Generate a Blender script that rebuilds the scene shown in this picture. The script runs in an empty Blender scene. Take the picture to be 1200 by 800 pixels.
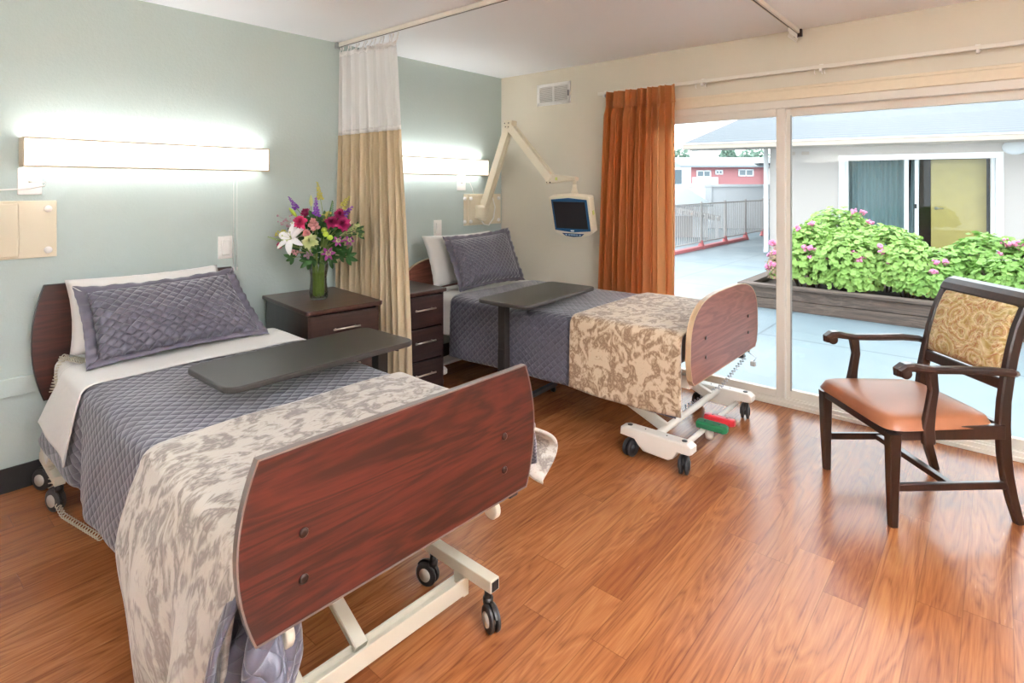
import bpy, bmesh, math, random
from mathutils import Vector, Matrix, noise
PI = math.pi; R = math.radians
rnd = random.Random(7)
sc = bpy.context.scene
COL = sc.collection

# ------------------------------------------------------------------ helpers
def lin(c):
    if isinstance(c, str):
        c = c.lstrip('#'); c = [int(c[i:i+2], 16)/255 for i in (0, 2, 4)]
    return tuple((v/12.92 if v <= .04045 else ((v+.055)/1.055)**2.4) for v in c[:3]) + (1.,)

class MB:
    """collects shapes in one bmesh and links them as one mesh object"""
    def __init__(s): s.bm = bmesh.new(); s.uv = None
    def _merge(s, b, M=None, smooth=False):
        if M is not None: b.transform(M)
        for f in b.faces: f.smooth = smooth
        me = bpy.data.meshes.new('tmp'); b.to_mesh(me); b.free()
        s.bm.from_mesh(me); bpy.data.meshes.remove(me)
        return s
    def box(s, x0, x1, y0, y1, z0, z1, bev=0., seg=2, M=None, smooth=False):
        b = bmesh.new(); bmesh.ops.create_cube(b, size=1)
        b.transform(Matrix.Translation(((x0+x1)/2, (y0+y1)/2, (z0+z1)/2)) @ Matrix.Diagonal((abs(x1-x0), abs(y1-y0), abs(z1-z0), 1)))
        if bev > 0: bmesh.ops.bevel(b, geom=b.edges[:], offset=bev, segments=seg, affect='EDGES', profile=.5)
        return s._merge(b, M, smooth)
    def cyl(s, p0, p1, r0, r1=None, n=16, bev=0.):
        if r1 is None: r1 = r0
        p0 = Vector(p0); p1 = Vector(p1); d = p1-p0
        b = bmesh.new(); bmesh.ops.create_cone(b, cap_ends=True, segments=n, radius1=r0, radius2=r1, depth=d.length)
        if bev > 0:
            ee = [e for e in b.edges if any(len(f.verts) > 4 for f in e.link_faces)]
            bmesh.ops.bevel(b, geom=ee, offset=bev, segments=2, affect='EDGES', profile=.5)
        q = Vector((0, 0, 1)).rotation_difference(d.normalized())
        return s._merge(b, Matrix.Translation((p0+p1)/2) @ q.to_matrix().to_4x4(), n > 8)
    def ball(s, c, r, n=2, sc3=(1, 1, 1), M=None):
        b = bmesh.new(); bmesh.ops.create_icosphere(b, subdivisions=n, radius=r)
        b.transform(Matrix.Translation(c) @ (M or Matrix()) @ Matrix.Diagonal((*sc3, 1)))
        return s._merge(b, None, True)
    def lathe(s, prof, c=(0, 0, 0), n=24, M=None, ripple=None):
        b = bmesh.new(); rows = []
        for r, z in prof:
            row = []
            for k in range(n):
                a = 2*PI*k/n; rr = r*(1+(ripple(a, z) if ripple else 0))
                row.append(b.verts.new((c[0]+rr*math.cos(a), c[1]+rr*math.sin(a), c[2]+z)))
            rows.append(row)
        for i in range(len(rows)-1):
            for k in range(n):
                b.faces.new((rows[i][k], rows[i][(k+1) % n], rows[i+1][(k+1) % n], rows[i+1][k]))
        for row, rev in ((rows[0], True), (rows[-1], False)):
            if prof[0 if rev else -1][0] > 1e-4:
                b.faces.new(row[::-1] if rev else row)
        bmesh.ops.remove_doubles(b, verts=b.verts[:], dist=1e-5)
        return s._merge(b, M, True)
    def tube(s, pts, r, n=8, cap=True):
        pts = [Vector(p) for p in pts]; b = bmesh.new(); rows = []
        rr = r if callable(r) else (lambda t: r)
        up = None
        for i, p in enumerate(pts):
            t = (pts[min(i+1, len(pts)-1)]-pts[max(i-1, 0)]).normalized()
            if up is None: up = t.orthogonal().normalized()
            up = (up-t*up.dot(t)).normalized() if (up-t*up.dot(t)).length > 1e-6 else t.orthogonal().normalized()
            sd = t.cross(up); q = rr(i/(max(1, len(pts)-1)))
            rows.append([b.verts.new(p+(up*math.cos(2*PI*k/n)+sd*math.sin(2*PI*k/n))*q) for k in range(n)])
        for i in range(len(rows)-1):
            for k in range(n):
                b.faces.new((rows[i][k], rows[i][(k+1) % n], rows[i+1][(k+1) % n], rows[i+1][k]))
        if cap: b.faces.new(rows[0][::-1]); b.faces.new(rows[-1])
        return s._merge(b, None, True)
    def bar(s, pts, w, t, side=(1, 0, 0), bev=.004):
        """rectangular section swept along pts; w across `side`, t in the bending plane (numbers or lists)"""
        pts = [Vector(p) for p in pts]; side = Vector(side).normalized(); b = bmesh.new(); rows = []
        for i, p in enumerate(pts):
            tg = (pts[min(i+1, len(pts)-1)]-pts[max(i-1, 0)]).normalized()
            nn = side.cross(tg).normalized()
            ww = w[i] if isinstance(w, (list, tuple)) else w; tt = t[i] if isinstance(t, (list, tuple)) else t
            c = min(bev, ww*.4, tt*.4); o = []
            for (a, q) in ((ww/2, tt/2-c), (ww/2-c, tt/2), (-ww/2+c, tt/2), (-ww/2, tt/2-c), (-ww/2, -tt/2+c), (-ww/2+c, -tt/2), (ww/2-c, -tt/2), (ww/2, -tt/2+c)):
                o.append(b.verts.new(p+side*a+nn*q))
            rows.append(o)
        for i in range(len(rows)-1):
            for k in range(8): b.faces.new((rows[i][k], rows[i][(k+1) % 8], rows[i+1][(k+1) % 8], rows[i+1][k]))
        b.faces.new(rows[0][::-1]); b.faces.new(rows[-1])
        bmesh.ops.recalc_face_normals(b, faces=b.faces[:])
        return s._merge(b)
    def prism(s, poly, axis, a0, a1, bev=0., M=None, seg=2):
        """polygon given in the two other axes (in order), extruded along axis from a0 to a1"""
        b = bmesh.new()
        def pt(p, a):
            return {'x': (a, p[0], p[1]), 'y': (p[0], a, p[1]), 'z': (p[0], p[1], a)}[axis]
        lo = [b.verts.new(pt(p, a0)) for p in poly]; hi = [b.verts.new(pt(p, a1)) for p in poly]
        n = len(poly); f0 = b.faces.new(lo); f1 = b.faces.new(hi)
        for k in range(n): b.faces.new((lo[k], lo[(k+1) % n], hi[(k+1) % n], hi[k]))
        bmesh.ops.recalc_face_normals(b, faces=b.faces[:])
        if bev > 0: bmesh.ops.bevel(b, geom=list({*f0.edges, *f1.edges}), offset=bev, segments=seg, affect='EDGES', profile=.5)
        return s._merge(b, M)
    def grid(s, fn, nu, nv, uvf=None, smooth=True, closed_u=False):
        b = s.bm
        lay = b.loops.layers.uv.get('UVMap') or b.loops.layers.uv.new('UVMap')
        V = [[b.verts.new(fn(i/nu, j/nv)) for j in range(nv+1)] for i in range(nu+1)]
        for i in range(nu):
            for j in range(nv):
                q = [(i, j), (i+1, j), (i+1, j+1), (i, j+1)]
                f = b.faces.new([V[a][c] for a, c in q]); f.smooth = smooth
                for l, (a, c) in zip(f.loops, q): l[lay].uv = uvf(a/nu, c/nv) if uvf else (a/nu, c/nv)
        return s
    def build(s, name, mat, parent=None, off=None, solid=0., sub=0, label=None, autosm=False):
        me = bpy.data.meshes.new(name); s.bm.to_mesh(me); s.bm.free()
        me.materials.append(mat)
        o = bpy.data.objects.new(name, me); COL.objects.link(o)
        if parent:
            o.parent = parent
            if off is not None: o.location = -Vector(off)
        if solid:
            m = o.modifiers.new('solid', 'SOLIDIFY'); m.thickness = solid; m.offset = 0
        if sub:
            m = o.modifiers.new('sub', 'SUBSURF'); m.levels = sub; m.render_levels = sub
        if label: o['label'] = label
        return o

def tag(o, label=None, cat=None, group=None, kind=None):
    if label: o['label'] = label
    if cat: o['category'] = cat
    if group: o['group'] = group
    if kind: o['kind'] = kind
    return o
def empty(name, loc=(0, 0, 0), rz=0, label=None, cat=None, group=None):
    o = bpy.data.objects.new(name, None); COL.objects.link(o); o.location = loc; o.rotation_euler = (0, 0, rz)
    o.empty_display_size = .1
    return tag(o, label, cat, group)
def struct(name, mb, m, **k):
    return tag(mb.build(name, m, **k), kind='structure')
def copy_tree(o, parent=None):
    c = o.copy(); COL.objects.link(c); c.parent = parent
    for ch in list(o.children): copy_tree(ch, c)
    return c

# ------------------------------------------------------------------ materials
class NT:
    def __init__(s, name):
        s.m = bpy.data.materials.new(name); s.m.use_nodes = True; s.t = s.m.node_tree; s.n = s.t.nodes
        s.p = s.n['Principled BSDF']; s.out = s.n['Material Output']
    def new(s, typ, **k):
        x = s.n.new('ShaderNode'+typ)
        for a, v in k.items():
            if hasattr(x, a): setattr(x, a, v)
            else: s.set(x, a, v)
        return x
    def set(s, node, key, v):
        i = node.inputs[key] if not isinstance(key, int) else node.inputs[key]
        if hasattr(v, 'is_output') and v.is_output: s.t.links.new(v, i)
        else: i.default_value = v
    def math(s, op, a, b=0., c=None, clamp=False):
        x = s.n.new('ShaderNodeMath'); x.operation = op; x.use_clamp = clamp
        s.set(x, 0, a); s.set(x, 1, b)
        if c is not None: s.set(x, 2, c)
        return x.outputs[0]
    def vmul(s, v, k):
        x = s.n.new('ShaderNodeMapping'); s.set(x, 'Vector', v); x.inputs['Scale'].default_value = k; return x.outputs[0]
    def coord(s, kind='Object'):
        return s.n.new('ShaderNodeTexCoord').outputs[kind]
    def noise(s, v, scale, detail=3, rough=.5, dist=0.):
        x = s.n.new('ShaderNodeTexNoise'); s.set(x, 'Vector', v); s.set(x, 'Scale', scale); s.set(x, 'Detail', detail); s.set(x, 'Roughness', rough); s.set(x, 'Distortion', dist)
        return x.outputs['Fac']
    def ramp(s, f, stops, interp='LINEAR'):
        x = s.n.new('ShaderNodeValToRGB'); s.set(x, 'Fac', f); x.color_ramp.interpolation = interp
        e = x.color_ramp.elements
        while len(e) < len(stops): e.new(.5)
        for el, (p, c) in zip(e, stops): el.position = p; el.color = lin(c) if not isinstance(c, (int, float)) else (c, c, c, 1)
        return x.outputs['Color']
    def mix(s, f, a, b, mode='MIX'):
        x = s.n.new('ShaderNodeMix'); x.data_type = 'RGBA'; x.blend_type = mode
        s.set(x, 0, f); s.set(x, 6, a if hasattr(a, 'is_output') else lin(a)); s.set(x, 7, b if hasattr(b, 'is_output') else lin(b))
        return x.outputs[2]
    def bump(s, h, strength=.3, dist=.01, normal=None):
        x = s.n.new('ShaderNodeBump'); s.set(x, 'Height', h); s.set(x, 'Strength', strength); s.set(x, 'Distance', dist)
        if normal is not None: s.set(x, 'Normal', normal)
        s.t.links.new(x.outputs[0], s.p.inputs['Normal']); return x.outputs[0]
    def base(s, c=None, rough=.5, metal=0., spec=.5, coat=0., sheen=0., trans=0.):
        if c is not None: s.set(s.p, 'Base Color', c if hasattr(c, 'is_output') else lin(c))
        s.set(s.p, 'Roughness', rough); s.set(s.p, 'Metallic', metal); s.set(s.p, 'Specular IOR Level', spec)
        if coat: s.set(s.p, 'Coat Weight', coat); s.set(s.p, 'Coat Roughness', .15)
        if sheen: s.set(s.p, 'Sheen Weight', sheen); s.set(s.p, 'Sheen Roughness', .4)
        return s.m

def plain(name, c, rough=.5, metal=0., spec=.5, coat=0., nz=0., nscale=40, bump=0., bscale=200, bdist=.001, sheen=0.):
    n = NT(name); v = n.coord()
    if nz:
        f = n.noise(v, nscale, 3)
        cc = lin(c); n.set(n.p, 'Base Color', n.mix(f, tuple(x for x in c2(c, 1-nz)), tuple(x for x in c2(c, 1+nz))))
    n.base(None if nz else c, rough, metal, spec, coat, sheen)
    if bump: n.bump(n.noise(v, bscale, 2), bump, bdist)
    return n.m
def c2(c, k):
    if isinstance(c, str):
        c = c.lstrip('#'); c = [int(c[i:i+2], 16)/255 for i in (0, 2, 4)]
    return tuple(min(1., v*k) for v in c)

def wood(name, cols, axis='y', scale=1., rough=.35, coat=.2, stretch=14, dist=3., spec=.5):
    n = NT(name); v = n.coord()
    k = {'x': (1, stretch, stretch), 'y': (stretch, 1, stretch), 'z': (stretch, stretch, 1)}[axis]
    k = tuple(a*scale for a in k); vv = n.vmul(v, k)
    big = n.noise(vv, .55, 4, .55, dist)
    fine = n.noise(n.vmul(v, tuple(a*6 if a > scale*2 else a*2 for a in k)), 1.3, 4, .6)
    rings = n.math('FRACT', n.math('MULTIPLY', big, 7.))
    rings = n.math('ABSOLUTE', n.math('SUBTRACT', rings, .5))
    f = n.math('ADD', n.math('MULTIPLY', rings, .9), n.math('MULTIPLY', n.math('SUBTRACT', fine, .5), .9), clamp=True)
    n.base(n.ramp(f, [(0., cols[0]), (.45, cols[1]), (.95, cols[2])]), rough, 0, spec, coat)
    n.bump(fine, .08, .001)
    return n.m

def emis(name, c, e):
    n = NT(name); n.base(c, .4); n.set(n.p, 'Emission Color', lin(c)); n.set(n.p, 'Emission Strength', e); return n.m

def glass(name, tint='#ffffff', fres=1.45, refl=1., rough=0.):
    n = NT(name); n.n.remove(n.p)
    t = n.new('BsdfTransparent'); t.inputs[0].default_value = lin(tint)
    g = n.new('BsdfGlossy'); g.inputs['Roughness'].default_value = rough
    fr = n.new('Fresnel'); fr.inputs['IOR'].default_value = fres
    m = n.new('MixShader'); n.set(m, 0, n.math('MULTIPLY', fr.outputs[0], refl)); n.t.links.new(t.outputs[0], m.inputs[1]); n.t.links.new(g.outputs[0], m.inputs[2])
    n.t.links.new(m.outputs[0], n.out.inputs[0]); return n.m

def quilt_mat(name, c, cell=.034, strength=.9, dist=.012, rough=.42):
    n = NT(name); v = n.coord('UV'); sp = n.new('SeparateXYZ'); n.set(sp, 0, v)
    wob = n.noise(v, 9, 2); w = n.math('MULTIPLY', n.math('SUBTRACT', wob, .5), .02)
    x = n.math('ADD', sp.outputs[0], w); y = n.math('ADD', sp.outputs[1], w)
    a = n.math('MULTIPLY', n.math('ADD', x, y), .7071*PI/cell); b = n.math('MULTIPLY', n.math('SUBTRACT', x, y), .7071*PI/cell)
    sa = n.math('ABSOLUTE', n.math('SINE', a)); sb = n.math('ABSOLUTE', n.math('SINE', b))
    h = n.math('POWER', n.math('MULTIPLY', sa, sb), .45)
    cr = n.noise(v, 60, 3, .6)
    hh = n.math('ADD', h, n.math('MULTIPLY', cr, .35))
    weave = n.mix(n.noise(v, 25, 3), c2(c, .9), c2(c, 1.08))
    n.base(weave, rough, 0, .5, 0, .35)
    n.bump(hh, strength, dist); return n.m

def damask(name, base, leaf, mid):
    n = NT(name); v = n.coord('UV')
    v1 = n.vmul(v, (1., .75, 1.))
    a = n.noise(v1, 15., 1.5, .5, 1.3)
    st = n.noise(n.vmul(v, (1, .6, 1)), 24, 2, .55, 3.)
    f = n.math('ADD', a, n.math('MULTIPLY', n.math('SUBTRACT', st, .5), .5))
    m1 = n.ramp(f, [(.0, base), (.44, base), (.52, mid), (.59, leaf), (.64, leaf), (.70, mid), (1., base)])
    b = n.noise(n.vmul(v, (1.1, .7, 1)), 16, 2, .5, 4.)
    m2 = n.ramp(b, [(.0, 1.), (.62, 1.), (.68, .3), (1., .3)])
    c = n.mix(m2, mid, m1)
    n.base(c, .75, 0, .3, 0, .4)
    n.bump(n.math('ADD', n.math('MULTIPLY', f, .9), n.math('MULTIPLY', n.noise(v, 120, 2), .25)), .35, .006)
    return n.m

def paisley(name):
    n = NT(name); v = n.coord('Object')
    vv = n.vmul(v, (1, 1, 1)); w = n.new('TexNoise'); n.set(w, 'Vector', vv); n.set(w, 'Scale', 9.); n.set(w, 'Detail', 2.)
    add = n.new('VectorMath'); add.operation = 'MULTIPLY_ADD'; n.set(add, 0, w.outputs['Color']); add.inputs[1].default_value = (.09, .09, .09); n.set(add, 2, vv)
    vo = n.new('TexVoronoi'); n.set(vo, 'Vector', add.outputs[0]); n.set(vo, 'Scale', 9.)
    ring = n.math('FRACT', n.math('MULTIPLY', vo.outputs['Distance'], 4.2))
    c1 = n.ramp(ring, [(0, '#75602f'), (.2, '#e6d6ae'), (.5, '#b08f52'), (.75, '#8f5230'), (1, '#d6c291')])
    big = n.noise(v, 14, 3, .6, 2.5)
    c2_ = n.ramp(big, [(0, '#80743c'), (.42, '#b09a55'), (.5, '#e0cfa4'), (.56, '#a5623a'), (.62, '#bda263'), (1, '#7c7340')])
    c = n.mix(.5, c1, c2_); n.base(c, .8, 0, .2, 0, .2); n.bump(n.noise(v, 400, 2), .3, .001); return n.m

def leafm(name, a, b, rough=.5, tr=.25):
    n = NT(name); n.base(n.mix(n.noise(n.coord(), 9, 3), a, b), rough, 0, .35)
    d = n.new('BsdfTranslucent'); n.t.links.new(n.mix(.4, a, b), d.inputs[0]); m = n.new('MixShader'); m.inputs[0].default_value = tr
    n.t.links.new(n.p.outputs[0], m.inputs[1]); n.t.links.new(d.outputs[0], m.inputs[2]); n.t.links.new(m.outputs[0], n.out.inputs[0])
    return n.m

def fabric(name, c, tr=.3, rough=.85, trc=None, clear=0., vary=.06):
    n = NT(name); v = n.coord()
    cc = n.mix(n.noise(n.vmul(v, (1, 1, .1)), 30, 3), c2(c, 1-vary), c2(c, 1+vary))
    n.base(cc, rough, 0, .25, 0, .25); n.bump(n.noise(v, 500, 1), .15, .0006)
    d = n.new('BsdfTranslucent'); d.inputs[0].default_value = lin(trc or c); m = n.new('MixShader'); m.inputs[0].default_value = tr
    n.t.links.new(n.p.outputs[0], m.inputs[1]); n.t.links.new(d.outputs[0], m.inputs[2]); last = m
    if clear:
        t = n.new('BsdfTransparent'); m2 = n.new('MixShader'); m2.inputs[0].default_value = clear
        n.t.links.new(m.outputs[0], m2.inputs[1]); n.t.links.new(t.outputs[0], m2.inputs[2]); last = m2
    n.t.links.new(last.outputs[0], n.out.inputs[0]); return n.m

def wallm(name, c, bs=55, st=.35):
    n = NT(name); v = n.coord()
    n.base(n.mix(n.noise(v, 1.5, 2), c2(c, .985), c2(c, 1.01)), .55, 0, .35)
    h = n.math('ADD', n.noise(v, bs, 3, .6), n.math('MULTIPLY', n.noise(v, 180, 2), .3))
    n.bump(h, st, .004); return n.m

def floor_mat():
    n = NT('cherry laminate planks'); sp = n.new('SeparateXYZ'); n.set(sp, 0, n.coord())
    W, L = .1275, 1.22
    row = n.math('FLOOR', n.math('DIVIDE', sp.outputs[0], W)); fx = n.math('FRACT', n.math('DIVIDE', sp.outputs[0], W))
    wn = n.new('TexWhiteNoise'); wn.noise_dimensions = '1D'; n.set(wn, 'W', row)
    yo = n.math('ADD', n.math('DIVIDE', sp.outputs[1], L), wn.outputs['Value'])
    colm = n.math('FLOOR', yo); fy = n.math('FRACT', yo)
    cv = n.new('CombineXYZ'); n.set(cv, 0, row); n.set(cv, 1, colm)
    w2 = n.new('TexWhiteNoise'); w2.noise_dimensions = '2D'; n.set(w2, 'Vector', cv.outputs[0])
    r = w2.outputs['Value']
    sc_ = n.new('CombineXYZ'); n.set(sc_, 0, n.math('MULTIPLY', n.math('ADD', sp.outputs[0], n.math('MULTIPLY', r, 37.)), 11.))
    n.set(sc_, 1, n.math('MULTIPLY', n.math('ADD', sp.outputs[1], n.math('MULTIPLY', r, 11.)), 1.15)); n.set(sc_, 2, n.math('MULTIPLY', r, 9.))
    g = n.noise(sc_.outputs[0], .9, 3, .5, .9)
    rings = n.math('ABSOLUTE', n.math('SUBTRACT', n.math('FRACT', n.math('MULTIPLY', g, 8.)), .5))
    sc2 = n.new('CombineXYZ'); n.set(sc2, 0, n.math('MULTIPLY', sp.outputs[0], 190.)); n.set(sc2, 1, n.math('MULTIPLY', sp.outputs[1], 5.)); n.set(sc2, 2, n.math('MULTIPLY', r, 9.))
    fine = n.noise(sc2.outputs[0], 1., 3, .6)
    f = n.math('ADD', n.math('ADD', n.math('MULTIPLY', rings, .6), .15), n.math('MULTIPLY', n.math('SUBTRACT', fine, .45), .75), clamp=True)
    c = n.ramp(f, [(0, '#70402a'), (.25, '#96603c'), (.6, '#ab774a'), (1, '#bb8a59')])
    tone = n.ramp(r, [(0, '#cfab98'), (.35, '#e6cdb8'), (.7, '#fbeede'), (1, '#dcbfa5')])
    c = n.mix(.8, c, n.mix(1., c, tone, 'MULTIPLY'))
    ex = n.math('MINIMUM', fx, n.math('SUBTRACT', 1., fx)); ey = n.math('MULTIPLY', n.math('MINIMUM', fy, n.math('SUBTRACT', 1., fy)), L/W)
    e = n.math('GREATER_THAN', n.math('MINIMUM', ex, ey), .011)
    c = n.mix(e, n.mix(.5, '#5a2c14', c), c)
    n.base(c, n.math('ADD', .2, n.math('MULTIPLY', fine, .1)), 0, .5)
    n.bump(n.math('ADD', n.math('MULTIPLY', e, .5), n.math('MULTIPLY', fine, .12)), .25, .0015)
    return n.m

M = dict(
    green=wallm('sage green painted plaster', '#b6c3be'), cream=wallm('cream painted plaster', '#d9d1bf', 50, .22),
    ceil=wallm('white ceiling paint', '#f6f8fa', 60, .15), floor=floor_mat(),
    vinyl=plain('warm white vinyl frame', '#e0d9cc', .45, bump=.05), casing=plain('painted wood casing', '#e2d3b8', .45, nz=.02),
    alu=plain('grey aluminium', '#a9aca9', .35, .5), blackrub=plain('black rubber base', '#1d1a19', .5, bump=.1),
    glass=glass('window glass', '#fbfdfd', 1.45, .6), white=plain('white plastic', '#f0ede8', .4, bump=.04), ivory=plain('ivory enamel', '#e0d4bb', .38, bump=.06, bscale=90),
    lampfr=plain('beige lamp trim', '#c9b9a0', .5, bump=.05),
    mahog=wood('mahogany laminate', ['#270d09', '#491c15', '#5e271c'], 'y', 1., .34, .25, 9, 2.2),
    mahogh=wood('walnut laminate', ['#331710', '#4a221a', '#5c2e22'], 'y', 1., .4, .15, 12, 1.2),
    cherry=wood('cherry laminate', ['#6b3a2c', '#865040', '#976050'], 'y', 1., .42, .15, 12, 1.),
    trimg=plain('grey edge trim', '#6f645d', .35, .2, bump=.05), trimt=plain('tan edge trim', '#b09676', .4, bump=.05),
    espresso=wood('espresso wood', ['#20110f', '#33201c', '#432b25'], 'y', 1.2, .36, .2, 10, 1.),
    espressoz=wood('espresso upright wood', ['#20120e', '#301c16', '#3c251c'], 'z', 1.2, .3, .3, 10, 1.),
    topw=wood('espresso top wood', ['#38201b', '#4b2d26', '#5c3a31'], 'y', 1.2, .3, .2, 10, 1.),
    nickel=plain('brushed nickel', '#cfc7bb', .28, .8, bump=.05), tabletop=plain('dark grey wood laminate', '#302c2a', .33, nz=.06, nscale=60, bump=.06),
    darkmet=plain('dark painted steel', '#2a2522', .4, .3, bump=.05),
    cream_met=plain('cream powder coated steel', '#d2c9b4', .38, .05, bump=.06, bscale=120), white_met=plain('white coated steel', '#e4ded2', .35, bump=.05),
    blk=plain('black plastic', '#1b1a1b', .4, bump=.05), greyw=plain('grey caster hub', '#b4aea3', .4, bump=.05), tyre=plain('dark caster tyre', '#2c2a2a', .5, bump=.1),
    bolt=plain('dark bolt', '#3d2e28', .3, .7, bump=.05),
    red=plain('red plastic', '#c22a33', .35, bump=.04), pgreen=plain('green plastic', '#1c6b42', .35, bump=.04),
    quilt=quilt_mat('slate satin quilt', '#54515b', .036, .7, .007), sham=quilt_mat('slate satin sham', '#524e59', .032, .8, .009, .36),
    piping=plain('slate satin piping', '#55515c', .4, bump=.2, bscale=150, bdist=.003, sheen=.3),
    throw=damask('cream leaf throw', '#b8b0a4', '#82786f', '#a0968a'), throwb=damask('brown leaf throw', '#c6b196', '#866c53', '#a58c71'),
    throwedge=plain('taupe throw hem', '#a8957f', .8, bump=.2),
    tan=fabric('tan curtain cloth', '#c6b393', .15), orange=fabric('rust satin curtain', '#bb7245', .5, .6, '#f3c083'),
    net=fabric('white net', '#f2efed', .5, .9, None, .22, .01), hem=fabric('white hem tape', '#eeebe8', .3),
    leather=plain('orange brown vinyl seat', '#925a3a', .38, nz=.04, nscale=12, bump=.25, bscale=260, bdist=.001),
    paisley=paisley('gold paisley tapestry'), screen=plain('dark screen', '#2a2627', .3, 0, .25), bluepl=plain('blue bezel', '#1f4f78', .35, bump=.03),
    bluebtn=plain('blue keypad', '#1d3a5e', .35, bump=.03), patch=plain('pale sticker', '#cfd77a', .5), key=plain('pale key', '#9fb3c4', .4),
    cord=plain('beige cord', '#c9bfa8', .5, bump=.03), silver=plain('silver cord', '#b9bcc0', .35, .3),
    vase=glass('clear glass', '#fbfcfa', 1.35, .7), water=glass('vase water', '#f1f2e2', 1.15, .4),
)
def cot():
    n = NT('white cotton sheet'); v = n.coord(); n.base('#d3d0ca', .8, 0, .2, 0, .3)
    n.bump(n.math('ADD', n.noise(v, 7, 3, .55, .6), n.math('MULTIPLY', n.noise(v, 500, 1), .04)), .35, .02); return n.m
M['cotton'] = cot()
# outdoor materials
def patio_mat():
    n = NT('wet grey patio concrete'); v = n.coord()
    c = n.ramp(n.noise(v, 1.1, 5, .6), [(0, '#66757d'), (.5, '#74838b'), (1, '#84929a')]); sp = n.new('SeparateXYZ'); n.set(sp, 0, v)
    ln = None
    for i, stp in ((0, 2.1), (1, 2.4)):
        fr = n.math('FRACT', n.math('DIVIDE', n.math('ADD', sp.outputs[i], .4), stp)); g = n.math('GREATER_THAN', n.math('MINIMUM', fr, n.math('SUBTRACT', 1., fr)), .006)
        ln = g if ln is None else n.math('MINIMUM', ln, g)
    c = n.mix(ln, '#5a676e', c)
    n.base(c, n.math('ADD', .22, n.math('MULTIPLY', n.noise(v, .7, 3), .35)), 0, .5); n.bump(n.noise(v, 60, 3), .12, .003); return n.m
def shingle():
    n = NT('pale grey shingles'); v = n.coord(); sp = n.new('SeparateXYZ'); n.set(sp, 0, v)
    wv = n.noise(n.vmul(v, (1.2, .5, 1)), 1.6, 2); yy = n.math('ADD', n.math('MULTIPLY', sp.outputs[1], 1.9), n.math('MULTIPLY', wv, .7)); fr = n.math('FRACT', yy)
    c = n.ramp(fr, [(0, '#474d53'), (.14, '#686d72'), (.5, '#72777c'), (1, '#7c8186')]); c = n.mix(.45, c, n.mix(n.noise(n.vmul(v, (1.5, 4, 1)), 4, 3), '#51575d', '#7c8288'))
    n.base(c, .9, 0, .1); n.bump(n.noise(v, 30, 3), .2, .01); return n.m
M.update(patio=patio_mat(), shingle=shingle(), stucco=plain('pale grey stucco', '#b5aeaa', .85, nz=.015, bump=.3, bscale=70, bdist=.006),
    gutter=plain('beige gutter', '#a99c90', .5, nz=.03, bump=.04), owhite=plain('outdoor white trim', '#dfe1e4', .5, bump=.04), plank=wood('weathered grey planks', ['#4d423c', '#6b5b53', '#857268'], 'x', 1.4, .8, 0, 12, 1.5),
    ocurt=fabric('blue grey drape', '#8ba2a6', .2), ydoor=plain('ochre yellow door', '#b7a25a', .4, nz=.06, nscale=6), soil=plain('dark soil', '#3d3028', .9, nz=.2, bump=.6, bscale=40, bdist=.02),
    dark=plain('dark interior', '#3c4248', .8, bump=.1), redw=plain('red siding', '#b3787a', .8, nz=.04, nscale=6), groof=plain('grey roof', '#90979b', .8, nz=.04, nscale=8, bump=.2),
    fencem=plain('taupe fence steel', '#aaa5a3', .5, bump=.05), redp=plain('red oxide paint', '#b9686a', .6, nz=.05), pane=plain('window pane blue grey', '#6d7c84', .15),
    gleaf=leafm('geranium leaf', '#76a048', '#aac874'), gleaf2=leafm('geranium leaf deep', '#6c9a46', '#9fc26c'), gpink=leafm('geranium pink', '#e884b4', '#f3a5c8'), dry=leafm('dry reddish leaf', '#98896a', '#b58f78'),
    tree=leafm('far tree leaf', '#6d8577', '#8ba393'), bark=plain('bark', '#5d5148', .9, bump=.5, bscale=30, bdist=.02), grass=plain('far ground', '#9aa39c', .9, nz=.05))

# ================================================================== SETTING
H = 2.44; XR = 5.6; YB = -5.7; OX0, OX1, OZ = 1.46, 3.95, 2.0
struct('floor', MB().box(-.0, XR, YB, 0.0, -.1, 0), M['floor'])
struct('ceiling', MB().box(-.15, XR+.15, YB-.15, .15, H, H+.12), M['ceil'])
struct('wall_left', MB().box(-.15, 0, YB-.15, .15, -.1, H), M['green'])
w = MB(); w.box(0, OX0, 0, .15, -.1, H); w.box(OX1, XR+.15, 0, .15, -.1, H); w.box(OX0, OX1, 0, .15, OZ, H)
struct('wall_back', w, M['cream'])
struct('wall_right', MB().box(XR, XR+.15, YB-.15, 0, -.1, H), M['cream'])
struct('wall_front', MB().box(0, XR, YB-.15, YB, -.1, H), M['cream'])
struct('trim_1', MB().box(0, .018, YB, 0, .447, .533, .003), M['green'])
struct('baseboard_left', MB().box(0, .01, YB, 0, 0, .115, .003), M['blackrub'])
struct('baseboard_back', MB().box(.01, OX0-.1, -.01, 0, 0, .11, .003), M['blackrub'])
# casing around the sliding door
c = MB(); c.box(OX0-.085, OX0, -.02, 0, 0, 2.075, .004); c.box(OX1, OX1+.085, -.02, 0, 0, 2.075, .004); c.box(OX0, OX1, -.02, 0, OZ-.005, 2.075, .004)
c.box(OX0, OX1, -.028, -.02, 2.055, 2.075, .003)
struct('trim_2', c, M['casing'])
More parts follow.
